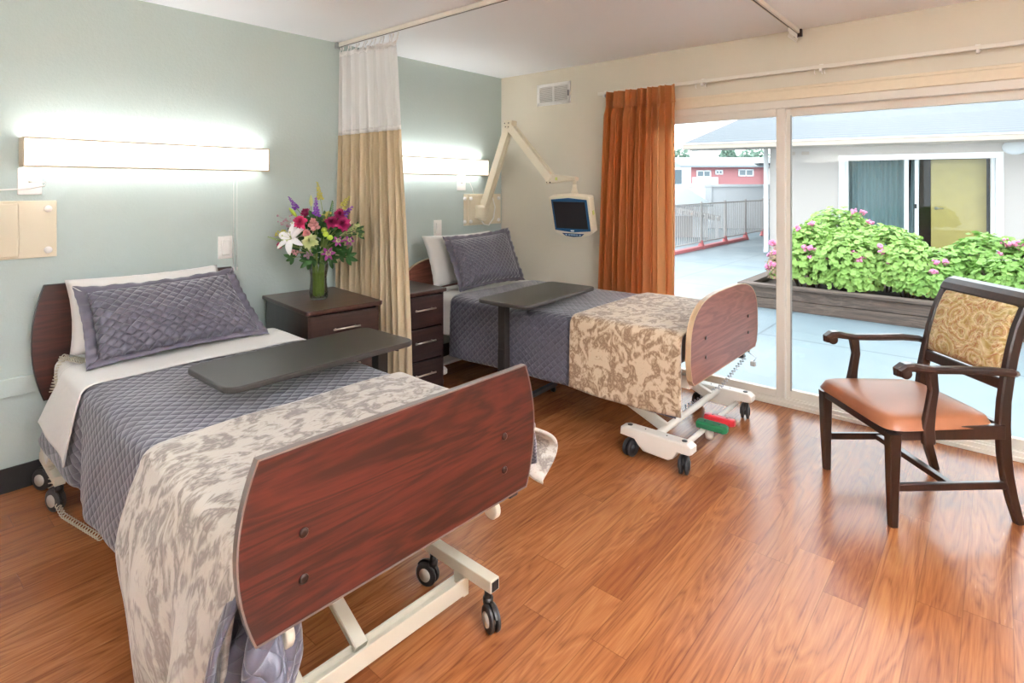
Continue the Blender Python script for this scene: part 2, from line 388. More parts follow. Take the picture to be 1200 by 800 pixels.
# sliding glass door: frame + two glazed panels + sill track
dr = empty('door_1', (OX0, .07, 0)); dr['kind'] = 'structure'; ofs = (OX0, .07, 0)
f = MB(); f.box(OX0, OX1, .0, .13, 1.945, OZ, .004); f.box(OX0, OX0+.04, 0, .13, 0, OZ, .004); f.box(OX1-.04, OX1, 0, .13, 0, OZ, .004)
f.box(OX0, OX1, -.012, .14, -.03, .022, .003); f.box(OX0, OX1, .0, .012, .02, .045, .002); f.box(OX0, OX1, .055, .067, .02, .04, .002); f.box(OX0, OX1, .11, .13, .02, .05, .002)
f.build('door_frame', M['vinyl'], dr, ofs)
def panel(x0, x1, y, name, lw=.075, rw=.075):
    m = MB(); m.box(x0, x0+lw, y-.018, y+.018, .03, 1.95, .004); m.box(x1-rw, x1, y-.018, y+.018, .03, 1.95, .004)
    m.box(x0+lw, x1-rw, y-.018, y+.018, 1.895, 1.95, .004); m.box(x0+lw, x1-rw, y-.018, y+.018, .03, .09, .004)
    p = m.build(name, M['vinyl'], dr, ofs)
    g = MB().box(x0+lw-.005, x1-rw+.005, y-.003, y+.003, .085, 1.90); g.build('glass_pane', M['glass'], p)
    return p
panel(OX0+.02, 2.47, .035, 'sliding_panel', .06, .055)
p2 = panel(2.435, OX1-.02, .088, 'fixed_panel', .055, .075)
MB().box(2.489, 2.499, .066, .072, .085, 1.9).build('gasket', M['alu'], p2)
# ================================================================== ROOM FITTINGS
# privacy curtain track, L shaped
TY, TX = -1.73, 2.556
pts = [(.012, TY), (TX-.3, TY)]+[(TX-.3+.3*math.sin(a), TY+.3-.3*math.cos(a)) for a in [R(k*9) for k in range(1, 10)]]+[(TX, TY+.3), (TX, -.012)]
tr = empty('curtain_track', (1.3, TY, H), label='long white L-shaped track under the ceiling carrying the tan and white curtain', cat='curtain track')
m = MB(); P3 = [Vector((x, y, H-.016)) for x, y in pts]
m.bar(P3, .028, .026, side=(0, 0, 1), bev=.002)
m.build('rail', M['white_met'], tr, (1.3, TY, H))
m = MB(); m.bar([Vector((x, y, H-.031)) for x, y in pts], .002, .007, side=(0, 0, 1), bev=.0005); m.build('slot', M['blk'], tr, (1.3, TY, H))
MB().box(.002, .03, TY-.03, TY+.03, H-.045, H-.002, .004).build('end_bracket', M['alu'], tr, (1.3, TY, H))
MB().box(TX-.025, TX+.025, -.03, -.002, H-.05, H-.002, .004).build('end_bracket', M['bolt'], tr, (1.3, TY, H))
for k in range(9):
    y = -.05-.022*k
    q = MB(); q.cyl((TX, y, H-.036), (TX, y, H-.055), .005, n=8); q.tube([(TX, y, H-.055), (TX+.006, y, H-.07), (TX-.004, y, H-.085), (TX, y, H-.093)], .0025, 6)
    q.build('hook', M['white'], tr, (1.3, TY, H))

# privacy curtain
def pc_xy(a, z):
    """a 0..1 along the track; gathered folds that deepen towards the hem"""
    k = 1-min(1, max(0, (z-.2)/2.15))
    x0 = .03-.005*k; x1 = .665+.165*k**.7
    ph = a*14*2*PI+.9*math.sin(a*9)
    amp = .012+.034*k
    flat = max(0, (a-.80)/.20)
    x = x0+(x1-x0)*a+.010*math.sin(ph*.5+1)*(1-flat)
    y = -1.748+amp*math.sin(ph)*(1-.75*flat)+.006*math.sin(a*31+z*3)
    if y < -1.79: y = -1.79+(y+1.79)*.2
    return x, y
pcr = empty('privacy_curtain', (.35, -1.75, .12), label='tan curtain with white net top hanging between the two nightstands', cat='curtain')
oo = (.35, -1.75, .12)
def pgrid(z0, z1, nu, nv, wave=0):
    def fn(i, j):
        z = z0+(z1-z0)*j; x, y = pc_xy(i, z); return (x, y, z)
    return MB().grid(fn, nu, nv)
def topz(i): return 2.36-.02*i+.006*math.cos(i*14*2*PI)
def fn(i, j):
    z = 1.812+(topz(i)-1.812)*j; x, y = pc_xy(i, z); return (x, y, z)
MB().grid(fn, 220, 14).build('net_panel', M['net'], pcr, oo)
pgrid(.12, 1.79, 300, 40).build('cloth_panel', M['tan'], pcr, oo)
pgrid(1.785, 1.815, 220, 2).build('hem_tape', M['hem'], pcr, oo, solid=.003)
def fn(i, j):
    z = topz(i)-.03+.03*j; x, y = pc_xy(i, z); return (x, y, z)
MB().grid(fn, 220, 2).build('header_tape', M['hem'], pcr, oo, solid=.003)
for k in range(15):
    a = k/14; x, y = pc_xy(a, 2.33); z = topz(a)
    q = MB(); q.cyl((x, TY, H-.04), (x, TY, H-.055), .005, n=8)
    q.tube([(x, TY, H-.05), (x+.004, (TY+y)/2, (H-.05+z)/2), (x, y, z-.012)], .0028, 6)
    q.build('hook', M['white'], pcr, oo)

# ceiling mounted door curtain rail
cr = empty('curtain_rail', (2.6, -.06, 2.17), label='thin white curtain rail on the cream wall above the glass door', cat='curtain rail'); oo = (2.6, -.06, 2.17)
MB().box(1.1, 4.2, -.082, -.062, 2.158, 2.182, .003).build('rod', M['white_met'], cr, oo)
for x in (1.16, 1.95, 2.7, 3.45, 4.15):
    q = MB(); q.box(x-.012, x+.012, -.062, -.001, 2.162, 2.19, .003); q.box(x-.008, x+.008, -.086, -.06, 2.14, 2.16, .003); q.build('bracket', M['white'], cr, oo)
for x in (1.905, 1.975, 2.665, 2.705, 2.72):
    MB().tube([(x, -.072, 2.158), (x, -.074, 2.135), (x+.004, -.072, 2.125)], .003, 6).build('glider', M['white'], cr, oo)

# rust curtain
def oc(i, j):
    z = .06+(2.165-.06)*j
    k = 1-j
    x0 = 1.205-.115*k**.8; x1 = 1.772+.02*k
    ph = i*12*2*PI+.9*math.sin(i*11)
    pinch = math.exp(-((j-.945)/.018)**2)
    amp = .046*(1-.55*pinch)+.008*math.sin(i*23)
    if j > .95: amp *= .75
    x = x0+(x1-x0)*i+.012*math.sin(ph*.5+j*1.5)+.006*math.sin(ph*2)
    y = -.118+amp*math.sin(ph+.35*math.sin(j*4+i*5))
    return (x, y, z)
MBo = MB().grid(oc, 300, 60)
ocu = empty('door_curtain', (1.45, -.12, .06), label='rust orange pinch-pleated curtain drawn to the left side of the glass door', cat='curtain')
MBo.build('curtain_cloth', M['orange'], ocu, (1.45, -.12, .06))
# pleat stitching band
def ob(i, j):
    x, y, z = oc(i, .938+.006*j); return (x, y-.001, z)
MB().grid(ob, 300, 2).build('pleat_seam', M['orange'], ocu, (1.45, -.12, .06), solid=.006)

# bed wall lamps
def lamp(y0, y1, label, cords):
    t = empty('bed_wall_lamp', (.0, (y0+y1)/2, 1.6), label=label, cat='wall light', group='long wall lamps above the beds'); o = (.0, (y0+y1)/2, 1.6)
    q = MB(); q.box(0, .02, y0+.02, y1-.02, 1.54, 1.655); q.box(.0, .1, y0, y0+.006, 1.526, 1.665, .001); q.box(.0, .1, y1-.006, y1, 1.526, 1.665, .001)
    q.box(.092, .102, y0, y1, 1.658, 1.666, .001); q.box(.092, .102, y0, y1, 1.525, 1.533, .001)
    q.build('housing', M['lampfr'], t, o)
    MB().box(.090, .098, y0+.006, y1-.006, 1.533, 1.658, .002).build('front_diffuser', LF, t, o)
    MB().box(.022, .088, y0+.008, y1-.008, 1.640, 1.648).build('top_diffuser', LU, t, o)
    MB().box(.022, .088, y0+.008, y1-.008, 1.540, 1.548).build('bottom_diffuser', LD, t, o)
    for yy in cords:
        q = MB(); q.tube([(.06, yy, 1.53), (.06, yy, .95)], .0012, 6); q.cyl((.06, yy, .95), (.06, yy, .93), .004, n=8)
        q.build('pull_cord', M['white'], t, o)
LF = emis('lamp front acrylic', '#fffdf8', .8); LU = emis('lamp top acrylic', '#fbfdff', 5.2); LD = emis('lamp bottom acrylic', '#fbfdff', 2.2)
lamp(-3.447, -2.274, 'long white glowing wall lamp above the near bed with the flowers to its right', (-2.475, -2.455))
lamp(-1.45, -.277, 'long white glowing wall lamp above the far bed behind the tan curtain', ())

def plate(y0, y1, z0, z1, name, label, cat, parts):
    t = empty(name, (0, (y0+y1)/2, z0), label=label, cat=cat); o = (0, (y0+y1)/2, z0)
    MB().box(0, .008, y0, y1, z0, z1, .003).build('cover_plate', M['white'], t, o)
    for p in parts(y0, y1, z0, z1): p[1].build(p[0], p[2], t, o)
    return t
def cab(y0, y1, z0, z1):
    yc = (y0+y1)/2; zc = (z0+z1)/2
    a = MB().tube([(.008, yc, zc), (.03, yc+.01, zc), (.06, yc+.05, zc-.005), (.07, yc+.045, zc-.02), (.065, yc-.02, zc-.035), (.06, yc-.12, zc-.04), (.07, yc-.4, zc-.03)], .0035, 8)
    b = MB().lathe([(.0, 0), (.006, .002), (.008, .02), (.008, .04), (.003, .05)], n=12, M=Matrix.Translation((.062, yc-.13, zc-.04)) @ Matrix.Rotation(R(90), 4, 'X'))
    c_ = MB().cyl((.006, yc, zc), (.02, yc, zc), .006, n=12)
    return [('cable', a, M['white']), ('connector', b, M['white']), ('socket', c_, M['nickel'])]
plate(-3.453, -3.361, 1.394, 1.52, 'cable_wall_plate', 'white cable plate with a white cord, under the near lamp at left edge', 'wall plate', cab)
def rock(y0, y1, z0, z1): return [('rocker', MB().box(.006, .02, (y0+y1)/2-.022, (y0+y1)/2+.022, z0+.022, z1-.022, .004), M['white'])]
plate(-2.542, -2.458, 1.0, 1.135, 'wall_switch', 'white wall switch left of the flowers, beneath the near lamp', 'switch', rock)
plate(-.84, -.755, 1.022, 1.154, 'wall_switch', 'white wall switch just above the far bed headboard and pillow', 'switch', rock)
def cab2(y0, y1, z0, z1):
    yc = (y0+y1)/2; zc = (z0+z1)/2
    a = MB().tube([(.008, yc, zc), (.04, yc+.01, zc+.005), (.05, yc+.06, zc), (.04, yc+.1, zc-.05), (.03, yc+.12, zc-.09)], .003, 8)
    return [('cable', a, M['white']), ('socket', MB().cyl((.006, yc, zc), (.02, yc, zc), .006, n=12), M['nickel'])]
plate(-.578, -.475, 1.398, 1.53, 'cable_wall_plate', 'white cable plate under the far lamp, beside the monitor bracket', 'wall plate', cab2)

# air vent
v_ = empty('air_vent', (.608, -.01, 2.23), label='white louvred air vent high on the cream wall', cat='vent'); o = (.608, -.01, 2.23)
q = MB(); x0, x1, z0, z1 = .43, .786, 2.136, 2.325
q.box(x0, x1, -.012, 0, z0, z0+.028, .003); q.box(x0, x1, -.012, 0, z1-.028, z1, .003); q.box(x0, x0+.028, -.012, 0, z0, z1, .003); q.box(x1-.028, x1, -.012, 0, z0, z1, .003); q.box((x0+x1)/2-.008, (x0+x1)/2+.008, -.012, 0, z0, z1, .002)
q.build('frame', M['white'], v_, o)
MB().box(x0+.02, x1-.02, -.0015, 0, z0+.02, z1-.02).build('backing', M['greyw'], v_, o)
for xa, xb in ((x0+.028, (x0+x1)/2-.008), ((x0+x1)/2+.008, x1-.028)):
    q = MB()
    for k in range(11):
        z = z0+.034+k*.0121
        q.box(xa, xb, -.0075, .0075, -.0008, .0008, M=Matrix.Translation((0, -.006, z)) @ Matrix.Rotation(R(40), 4, 'X'))
    q.build('louvres', M['white'], v_, o)
MB().box(x1-.02, x1-.012, -.02, -.012, 2.2, 2.25, .002).build('lever', M['blk'], v_, o)

# monitor brackets -------------------------------------------------
def bracket(root, o, y0, y1, ymount):
    MB().box(0, .012, y0, y1, 1.09, 1.365, .003).build('wall_plate', M['ivory'], root, o)
    q = MB(); q.box(.012, .024, ymount-.12, ymount+.15, 1.10, 1.355, .008); q.build('mount_plate', M['ivory'], root, o)
    q = MB()
    q.lathe([(0., 0), (.03, .0), (.052, .05), (.058, .11), (.058, .135), (.0, .14)], n=20, M=Matrix.Translation((.075, ymount, 1.13)))
    q.box(.02, .075, ymount-.045, ymount+.045, 1.15, 1.265, .01); q.build('swivel_housing', M['ivory'], root, o)
    for yy in (ymount-.16, ymount-.095, y1-.035):
        for z in (1.125, 1.325):
            q = MB(); q.lathe([(.016, 0), (.017, .006), (.012, .014), (0, .016)], n=16, M=Matrix.Translation((.012 if (yy < ymount-.13 or yy > ymount+.15) else .024, yy, z)) @ Matrix.Rotation(R(90), 4, 'Y')); q.build('screw_cap', M['white'], root, o)
A_ = Vector((.11, -.335, 1.27)); E_ = Vector((.43, -.38, 1.945)); J_ = Vector((.90, -.42, 1.485)); K_ = Vector((1.12, -.435, 1.478))
ma = empty('wall_monitor', (.0, -.25, 1.09), label='cream jointed wall arm holding a small dark bedside monitor over the far bed', cat='monitor'); o = (.0, -.25, 1.09)
bracket(ma, o, -.496, -.02, -.335)
q = MB(); q.cyl((.075, -.335, 1.25), (.085, -.335, 1.31), .022, n=14); q.box(-.024, .024, -.028, .028, -.03, .05, .006, M=Matrix.Translation(A_)); q.build('pivot', M['ivory'], ma, o)
def arm(a, b, wd, name):
    d = (b-a).normalized(); sidev = Vector((d.z, 0, -d.x)).normalized(); yv = Vector((0, 1, 0)); q = MB()
    q.bar([a, b], wd, .05, side=yv, bev=.008)
    for s in (-1, 1): q.bar([a+yv*s*(wd/2+.002), b+yv*s*(wd/2+.002)], .006, .066, side=yv, bev=.002)
    return q.build(name, M['ivory'], ma, o)
arm(A_, E_, .052, 'lower_arm'); arm(E_, J_, .056, 'upper_arm')
q = MB(); q.bar([E_+Vector((-.035, 0, -.03)), E_+Vector((-.03, 0, .03)), E_+Vector((.045, 0, .025)), E_+Vector((.04, 0, -.035))], .07, .02, side=(0, 1, 0)); q.cyl(E_+Vector((0, -.038, 0)), E_+Vector((0, .038, 0)), .036, n=18)
q.build('elbow_joint', M['ivory'], ma, o)
for dx, dz in ((-.02, .012), (.022, .012), (-.012, -.018), (.02, -.02)):
    MB().cyl(E_+Vector((dx, -.041, dz)), E_+Vector((dx, -.036, dz)), .005, n=8).build('rivet', M['bolt'], ma, o)
q = MB(); q.bar([J_+Vector((-.045, 0, 0)), J_+Vector((.03, 0, .006)), K_+Vector((-.03, 0, .012)), K_+Vector((.02, 0, .01))], .05, [.075, .07, .035, .032], side=(0, 1, 0), bev=.008)
fa = q.build('end_arm', M['ivory'], ma, o)
MB().box(J_.x+.05, J_.x+.10, J_.y-.029, J_.y-.0255, J_.z-.006, J_.z+.018).build('sticker', M['patch'], fa)
for dx, dz in ((-.03, .02), (-.03, -.02), (0, -.022), (0, .02)):
    MB().cyl(J_+Vector((dx, -.029, dz)), J_+Vector((dx, -.024, dz)), .006, n=8).build('rivet', M['bolt'], fa)
q = MB(); q.cyl(K_+Vector((0, 0, .03)), K_+Vector((0, 0, -.05)), .014, n=14); q.lathe([(.014, 0), (.018, -.03), (.034, -.075), (.04, -.10)], c=(K_.x, K_.y, K_.z-.03), n=18); q.build('swivel_post', M['ivory'], ma, o)
# cable loop at the bracket
MB().tube([(.1, -.30, 1.34), (.12, -.25, 1.33), (.13, -.23, 1.25), (.12, -.24, 1.15), (.10, -.28, 1.09), (.09, -.33, 1.10), (.08, -.36, 1.14)], .006, 8).build('cable', M['white'], ma, o)
# monitor body in its own frame
mon = bpy.data.objects.new('monitor', None)
MM = Matrix.Translation((1.115, -.46, 1.225)) @ Matrix.Rotation(R(4), 4, 'Z') @ Matrix.Rotation(R(15), 4, 'X') @ Matrix.Diagonal((1.13, 1, 1.04, 1)) @ Matrix.Rotation(R(0), 4, 'Y')
Wm, Hm = .155, .135
def mt(poly, y0, y1, bev=.0): return MB().prism(poly, 'y', y0, y1, bev, M=MM)
outl = [(-Wm, Hm-.01), (-Wm+.01, Hm), (0, Hm+.012), (Wm-.01, Hm), (Wm, Hm-.01), (Wm-.004, -Hm+.01), (Wm-.03, -Hm-.01), (.07, -Hm-.032), (0, -Hm-.04), (-.07, -Hm-.032), (-Wm+.03, -Hm-.01), (-Wm+.004, -Hm+.01)]
mo = mt(outl, -.022, .05, .008).build('monitor', M['ivory'], ma, o)
mt([(-.135, .115), (0, .128), (.135, .115), (.135, -.115), (.0, -.13), (-.135, -.115)], -.026, -.02, .002).build('bezel', M['bluepl'], mo)
mt([(-.12, .1), (.12, .1), (.12, -.1), (-.12, -.1)], -.0285, -.024, .001).build('screen', M['screen'], mo)
mt([(-.085, -.137), (.085, -.137), (.06, -.158), (0, -.164), (-.06, -.158)], -.026, -.02, .002).build('keypad', M['bluebtn'], mo)
for kx, kw in ((-.052, .006), (-.03, .005), (-.014, .005), (.0, .005), (.014, .005), (.03, .005), (.052, .006)):
    mt([(kx-kw, -.143), (kx+kw, -.143), (kx+kw, -.152), (kx-kw, -.152)], -.029, -.025, .001).build('button', M['key'], mo)
mt([(-.014, -.112), (.014, -.112), (.011, -.122), (-.011, -.122)], -.029, -.025, .001).build('badge', M['white'], mo)
MB().box(.1575-.004, .1575, .0, .02, .0, .03, M=MM).build('sticker', M['patch'], mo)
# left wall bracket (its arm folds away out of sight)
mb2 = empty('monitor_bracket', (0, -3.5, 1.09), label='cream bracket plate on the green wall at the left edge', cat='wall bracket'); o2 = (0, -3.5, 1.09)
bracket(mb2, o2, -3.80, -3.305, -3.60)
q = MB(); q.bar([(.11, -3.60, 1.27), (.13, -3.95, 1.85)], .05, .05, side=(1, 0, 0), bev=.006); q.cyl((.075, -3.6, 1.25), (.085, -3.6, 1.3), .022, n=14); q.build('lower_arm', M['ivory'], mb2, o2)

# ================================================================== BEDS
def superpts(n, fx): return [fx(i/n) for i in range(n+1)]
def board_poly(kind, zb, zt, hw_t, hw_m, hw_b):
    if kind == 'bow':        # straight top, bowed sides
        zm = (zb+zt)/2; L = []
        def side(t):         # t 0 bottom ..1 top
            z = zb+(zt-zb)*t; lin_ = hw_b+(hw_t-hw_b)*t; return lin_+(hw_m-(hw_b+hw_t)/2)*(1-(2*t-1)**2), z
        for i in range(13):
            y, z = side(i/12); L.append((y, z))
        top = [(y*.985, z) for y, z in []]
        for i in range(13):
            y, z = side(1-i/12); L.append((-y, z))
        return L
    L = []                    # arch: elliptical top
    zs = zt-.30
    L.append((hw_b-.03, zb)); L.append((hw_b, zb+.03)); 
    for i in range(5): t = i/4; L.append((hw_b+(hw_m-hw_b)*math.sin(t*PI/2), zb+.04+(zs-zb-.04)*t))
    for i in range(1, 24):
        a = PI*i/24; e = .62
        cx = math.copysign(abs(math.cos(a))**e, math.cos(a)); sz = math.sin(a)**e
        L.append((hw_m*cx, zs+(zt-zs)*sz))
    for i in range(5): t = 1-i/4; L.append((-(hw_b+(hw_m-hw_b)*math.sin(t*PI/2)), zb+.04+(zs-zb-.04)*t))
    L.append((-hw_b, zb+.03)); L.append((-hw_b+.03, zb))
    return L
def inset(poly, d):
    n = len(poly); out = []
    for i in range(n):
        p0, p1, p2 = Vector(poly[i-1]), Vector(poly[i]), Vector(poly[(i+1) % n])
        a = (p1-p0).normalized(); b = (p2-p1).normalized(); nn = Vector((-(a.y+b.y), a.x+b.x))
        if nn.length < 1e-6: nn = Vector((-a.y, a.x))
        nn.normalize(); k = 1/max(.5, nn.dot(Vector((-b.y, b.x)))); out.append(tuple(p1+nn*d*k))
    return out
def board(root, name, poly, x, th, face, trim):
    o = MB().prism(inset(poly, .004), 'x', x-th/2, x+th/2, .001).build(name, face, root)
    # edge banding: a thin loop around the outline
    q = MB(); b = q.bm; n = len(poly); inn = inset(poly, .0042)
    xs = (x-th/2-.0006, x+th/2+.0006); V = [[b.verts.new((xx, p[0], p[1])) for p in pl] for xx in xs for pl in (poly, inn)]
    o0, i0, o1, i1 = V
    for k in range(n):
        l = (k+1) % n
        for A, B in ((o0, o1), (o1, i1), (i1, i0), (i0, o0)): b.faces.new((A[k], A[l], B[l], B[k]))
    bmesh.ops.recalc_face_normals(b, faces=b.faces[:])
    q.build('edge_trim', trim, o)
    return o

def nz(x, y, s=1., sd=0.): return noise.noise(Vector((x*s+sd, y*s, sd*1.7)))
def drape(x0, x1, hw, zt, dN, dF, sd=0., amp=.02, flare=.06, r=.045, nx=90, und=.006, skew=lambda s: 0., kf=16., bul=None, fold=1., xs=None):
    """cloth over a bed: dN/dF(x)-> hem drop on the near(-y)/far(+y) side measured from the top"""
    na, nt, nd = 5, 26, 22; tot = 2*(na+nd)+nt
    qa = r*PI/2
    def fn(i, j):
        k = round(j*tot); 
        if k < nd: side, sec, t = -1, 'd', (nd-k)/nd
        elif k < nd+na: side, sec, t = -1, 'a', (nd+na-k)/na
        elif k <= nd+na+nt: side, sec, t = 0, 't', (k-nd-na)/nt
        elif k <= nd+2*na+nt: side, sec, t = 1, 'a', (k-nd-na-nt)/na
        else: side, sec, t = 1, 'd', (k-nd-2*na-nt)/nd
        s = (j-.5)*2
        x = x0+(x1-x0)*i+skew(s)*(1-i)
        if sec == 't':
            y = -(hw-r)+2*(hw-r)*t; z = zt+und*nz(x, y, 5, sd)-.006*(abs(y)/hw)**4; return (x, y, z)
        if sec == 'a':
            a = t*PI/2; y = side*(hw-r+r*math.sin(a)); z = zt-.006-r+r*math.cos(a)+und*nz(x, y, 5, sd)*(1-t); return (x, y, z)
        drop = (dN if side < 0 else dF)(x)-r
        d = drop*t; sw = amp*(t**1.2)*(math.sin(x*kf+sd)+.6*math.sin(x*kf*1.9+2*sd+1.))+amp*.6*t*nz(x, d, 4, sd+3)
        out = flare*t**.8+sw*fold
        if bul: out += bul(x, t, side)
        return (x+.01*t*math.sin(x*kf+sd+1)+(xs(x, t, side) if xs else 0), side*(hw+max(.0, out)), zt-.006-r-d)
    Ld = .40; tl = [0]
    for k in range(tot):
        tl.append(tl[-1]+(Ld/nd if (k < nd or k >= tot-nd) else qa/na if (k < nd+na or k >= tot-nd-na) else 2*(hw-r)/nt))
    def uv(i, j): return (x0+(x1-x0)*i, tl[round(j*tot)])
    return MB().grid(fn, nx, tot, uv)

def pillow(TL, TR, BR, BL, puff, flange=.0, n=26, sd=0., sag=.02, dens=1.0):
    """pillow stretched over 4 corner points; returns builder"""
    TL, TR, BR, BL = map(Vector, (TL, TR, BR, BL)); q = MB()
    nrm = ((TR-BL).cross(TL-BR)).normalized()
    if nrm.x < 0: nrm = -nrm
    w = (TR-TL).length; h = (TL-BL).length
    fu = flange/w; fv = flange/h
    def pos(u, v, s):
        # pinch edges inwards between corners
        uu = .5+(u-.5)*(1-.05*(1-(2*v-1)**2)*1.); vv = .5+(v-.5)*(1-.07*(1-(2*u-1)**2))
        p = (TL*(1-uu)+TR*uu)*(1-vv)+(BL*(1-uu)+BR*uu)*vv
        a = min(1, max(0, (u-fu)/(1-2*fu))); b = min(1, max(0, (v-fv)/(1-2*fv)))
        e = (max(0, 4*a*(1-a)))**.42*(max(0, 4*b*(1-b)))**.42
        wr = .10*nz(u*3, v*3, 1.6, sd)+.03*nz(u*8, v*8, 1, sd+4)
        off = puff*e*(.95+wr)
        if flange and (e < .02): off += .004*math.sin(u*21+v*17+sd)
        p = p+nrm*(off*s+.0015*s); p.z -= sag*e*(1-v)*.4
        return p
    for s in (1, -1):
        q.grid(lambda i, j, s=s: pos(i, j, s), n, n, (lambda i, j: (i*w, (1-j)*h)))
    bmesh.ops.remove_doubles(q.bm, verts=q.bm.verts[:], dist=.0035)
    bmesh.ops.recalc_face_normals(q.bm, faces=q.bm.faces[:])
    return q, pos

def border(root, TL, TR, BR, BL, w_, m_, sd=0.):
    TL, TR, BR, BL = map(Vector, (TL, TR, BR, BL)); nrm = ((TR-BL).cross(TL-BR)).normalized(); cs = [TL, TR, BR, BL]; cen = sum(cs, Vector())/4; N = 40
    def P(k, t, o):
        u = t; a, b2 = cs[k], cs[(k+1) % 4]; p = a.lerp(b2, u); inw = cen-(a+b2)/2; inw = inw.normalized()
        sag_ = .045*(1-(2*u-1)**2)*(1. if (b2-a).length > .5 else .06/.045*.5)
        dirs = (cen-p); out = p+inw*(sag_*.45)
        corner = (a.lerp(b2, u)); c0 = cs[k]; 
        off = inw*o
        if u < .08: off = off+(b2-a).normalized()*o*(1-u/.08)
        if u > .92: off = off-(b2-a).normalized()*o*((u-.92)/.08)
        return out+off+nrm*(.004*math.sin(u*26+sd+k*2)*(1-o/w_)+.004*math.sin(u*61+sd))
    for k in range(4):
        q = MB().grid(lambda i, j: P(k, i, w_*j*1.75), N, 3, lambda i, j: (i, j)); q.build('flange', m_, root, solid=.003)
def caster(root, x, y, r, rz, hub, name='caster', pz=.0, wide=.03, stem=.15):
    R_ = Matrix.Translation((x, y, 0)) @ Matrix.Rotation(rz, 4, 'Z')
    q = MB()
    for s in (-1, 1):
        b = [(.0, -wide*.18), (r*.80, -wide*.18), (r*.97, -wide*.1), (r, 0), (r*.97, wide*.2), (r*.8, wide*.28), (r*.62, wide*.28), (r*.6, wide*.2), (0, wide*.2)]
        q.lathe(b, n=28, M=R_ @ Matrix.Translation((.018, s*wide*.42, r)) @ Matrix.Rotation(R(90*s), 4, 'X'))
    c_ = q.build(name, M['tyre'], root)
    q = MB()
    q.cyl(R_ @ Vector((.018, -wide*.72, r)), R_ @ Vector((.018, wide*.72, r)), r*.54, n=20)
    q.build('hub', hub, c_)
    q = MB(); q.cyl(R_ @ Vector((-.006, 0, r*1.1)), R_ @ Vector((-.006, 0, stem)), .012, n=12)
    pr = [(r*1.12*math.cos(a), r+r*1.12*math.sin(a)) for a in [R(k) for k in range(25, 171, 12)]]; pr += [(r*.85*math.cos(a), r+r*.85*math.sin(a)) for a in [R(k) for k in range(170, 24, -12)]]
    q.prism([(p[0]+.018, p[1]) for p in pr], 'y', -wide*.14, wide*.14, 0, M=R_)
    q.cyl(R_ @ Vector((-.006, 0, r*1.85)), R_ @ Vector((-.006, 0, r*2.25)), .017, n=14)
    q.build('fork', M['darkmet'], c_)
    return c_

def helix(p0, p1, rad, turns, r, n=10, sag=0.):
    p0 = Vector(p0); p1 = Vector(p1); d = (p1-p0).normalized(); a = d.orthogonal().normalized(); b = d.cross(a); P = []
    N = int(turns*n)
    for i in range(N+1):
        t = i/N; c_ = p0.lerp(p1, t); c_.z -= sag*4*t*(1-t); th = 2*PI*turns*t
        P.append(c_+(a*math.cos(th)+b*math.sin(th))*rad)
    return P

# ---------------- near bed (root at the wall, +x towards the foot)
b1 = empty('hospital_bed', (0, 0, 0), label='near hospital bed with dark mahogany footboard facing the camera', cat='bed')
board(b1, 'headboard', board_poly('bow', .42, .966, .427, .475, .43), .105, .022, M['mahogh'], M['blk'])
fb = board(b1, 'footboard', board_poly('bow', .485, .872, .422, .465, .426), 2.38, .017, M['mahog'], M['trimg'])
for y in (-.322, .322):
    for z in (.577, .678):
        q = MB(); q.lathe([(0, 0), (.009, 0), (.0115, .002), (.010, .005), (.005, .006), (0, .005)], n=16, M=Matrix.Translation((2.388, y, z)) @ Matrix.Rotation(R(90), 4, 'Y')); q.build('bolt', M['bolt'], fb)
MB().box(.16, 2.24, -.405, .495, .475, .632, .05, 5, smooth=True).build('mattress', M['cotton'], b1)
q = MB(); q.box(.13, 2.25, -.39, -.35, .42, .47, .004); q.box(.13, 2.25, .39, .43, .42, .47, .004)
for x in (.13, .7, 1.3, 1.9): q.box(x, x+.04, -.35, .39, .41, .46, .004)
q.box(.2, 2.2, -.38, .38, .455, .475, .004); q.build('deck_frame', M['cream_met'], b1)
q = MB(); q.box(2.10, 2.16, -.40, .38, .062, .082, .002); q.box(2.10, 2.108, -.40, .38, .08, .10, .001); q.box(2.152, 2.16, -.40, .38, .06, .115, .002); q.build('foot_beam', M['cream_met'], b1)
for ys in (-.375, .385):
    q = MB(); q.box(1.94, 2.29, ys-.02, ys+.02, .128, .168, .003); q.build('caster_tube', M['cream_met'], b1)
    MB().box(2.286, 2.2915, ys-.015, ys+.015, .133, .163).build('tube_opening', M['blk'], b1)
    MB().box(2.105, 2.155, ys-.012, ys+.012, .05, .13, .002).build('caster_post', M['cream_met'], b1)
    for x, rz in ((1.975, R(-165)), (2.262, R(-20))): caster(b1, x, ys+.0, .042, rz, M['greyw'], stem=.13)
for y, s in ((-.40, 1), (-.20, 1), (-.005, 1)):
    q = MB(); q.bar([(2.125, y, .095), (1.55, y, .36), (1.2, y, .43)], .042, .022, side=(0, 1, 0), bev=.003); q.build('lift_arm', M['cream_met'], b1)
for y in (-.42, .40):
    q = MB(); q.box(.07, .43, y-.02, y+.02, .128, .168, .003); q.box(.2, .3, y-.035, y+.035, .17, .27, .008); q.build('caster_tube', M['cream_met'], b1)
    for x, rz in ((.12, R(-150)), (.39, R(-160))): caster(b1, x, y, .05, rz, M['greyw'], stem=.13)
MB().box(.22, .28, -.40, .38, .1, .14, .003).build('head_beam', M['cream_met'], b1)
q = MB(); q.bar([(.25, .1, .14), (.8, .1, .34), (1.1, .1, .42)], .05, .03, side=(0, 1, 0)); q.bar([(.25, -.1, .14), (.8, -.1, .34), (1.1, -.1, .42)], .05, .03, side=(0, 1, 0)); q.build('lift_arm', M['cream_met'], b1)
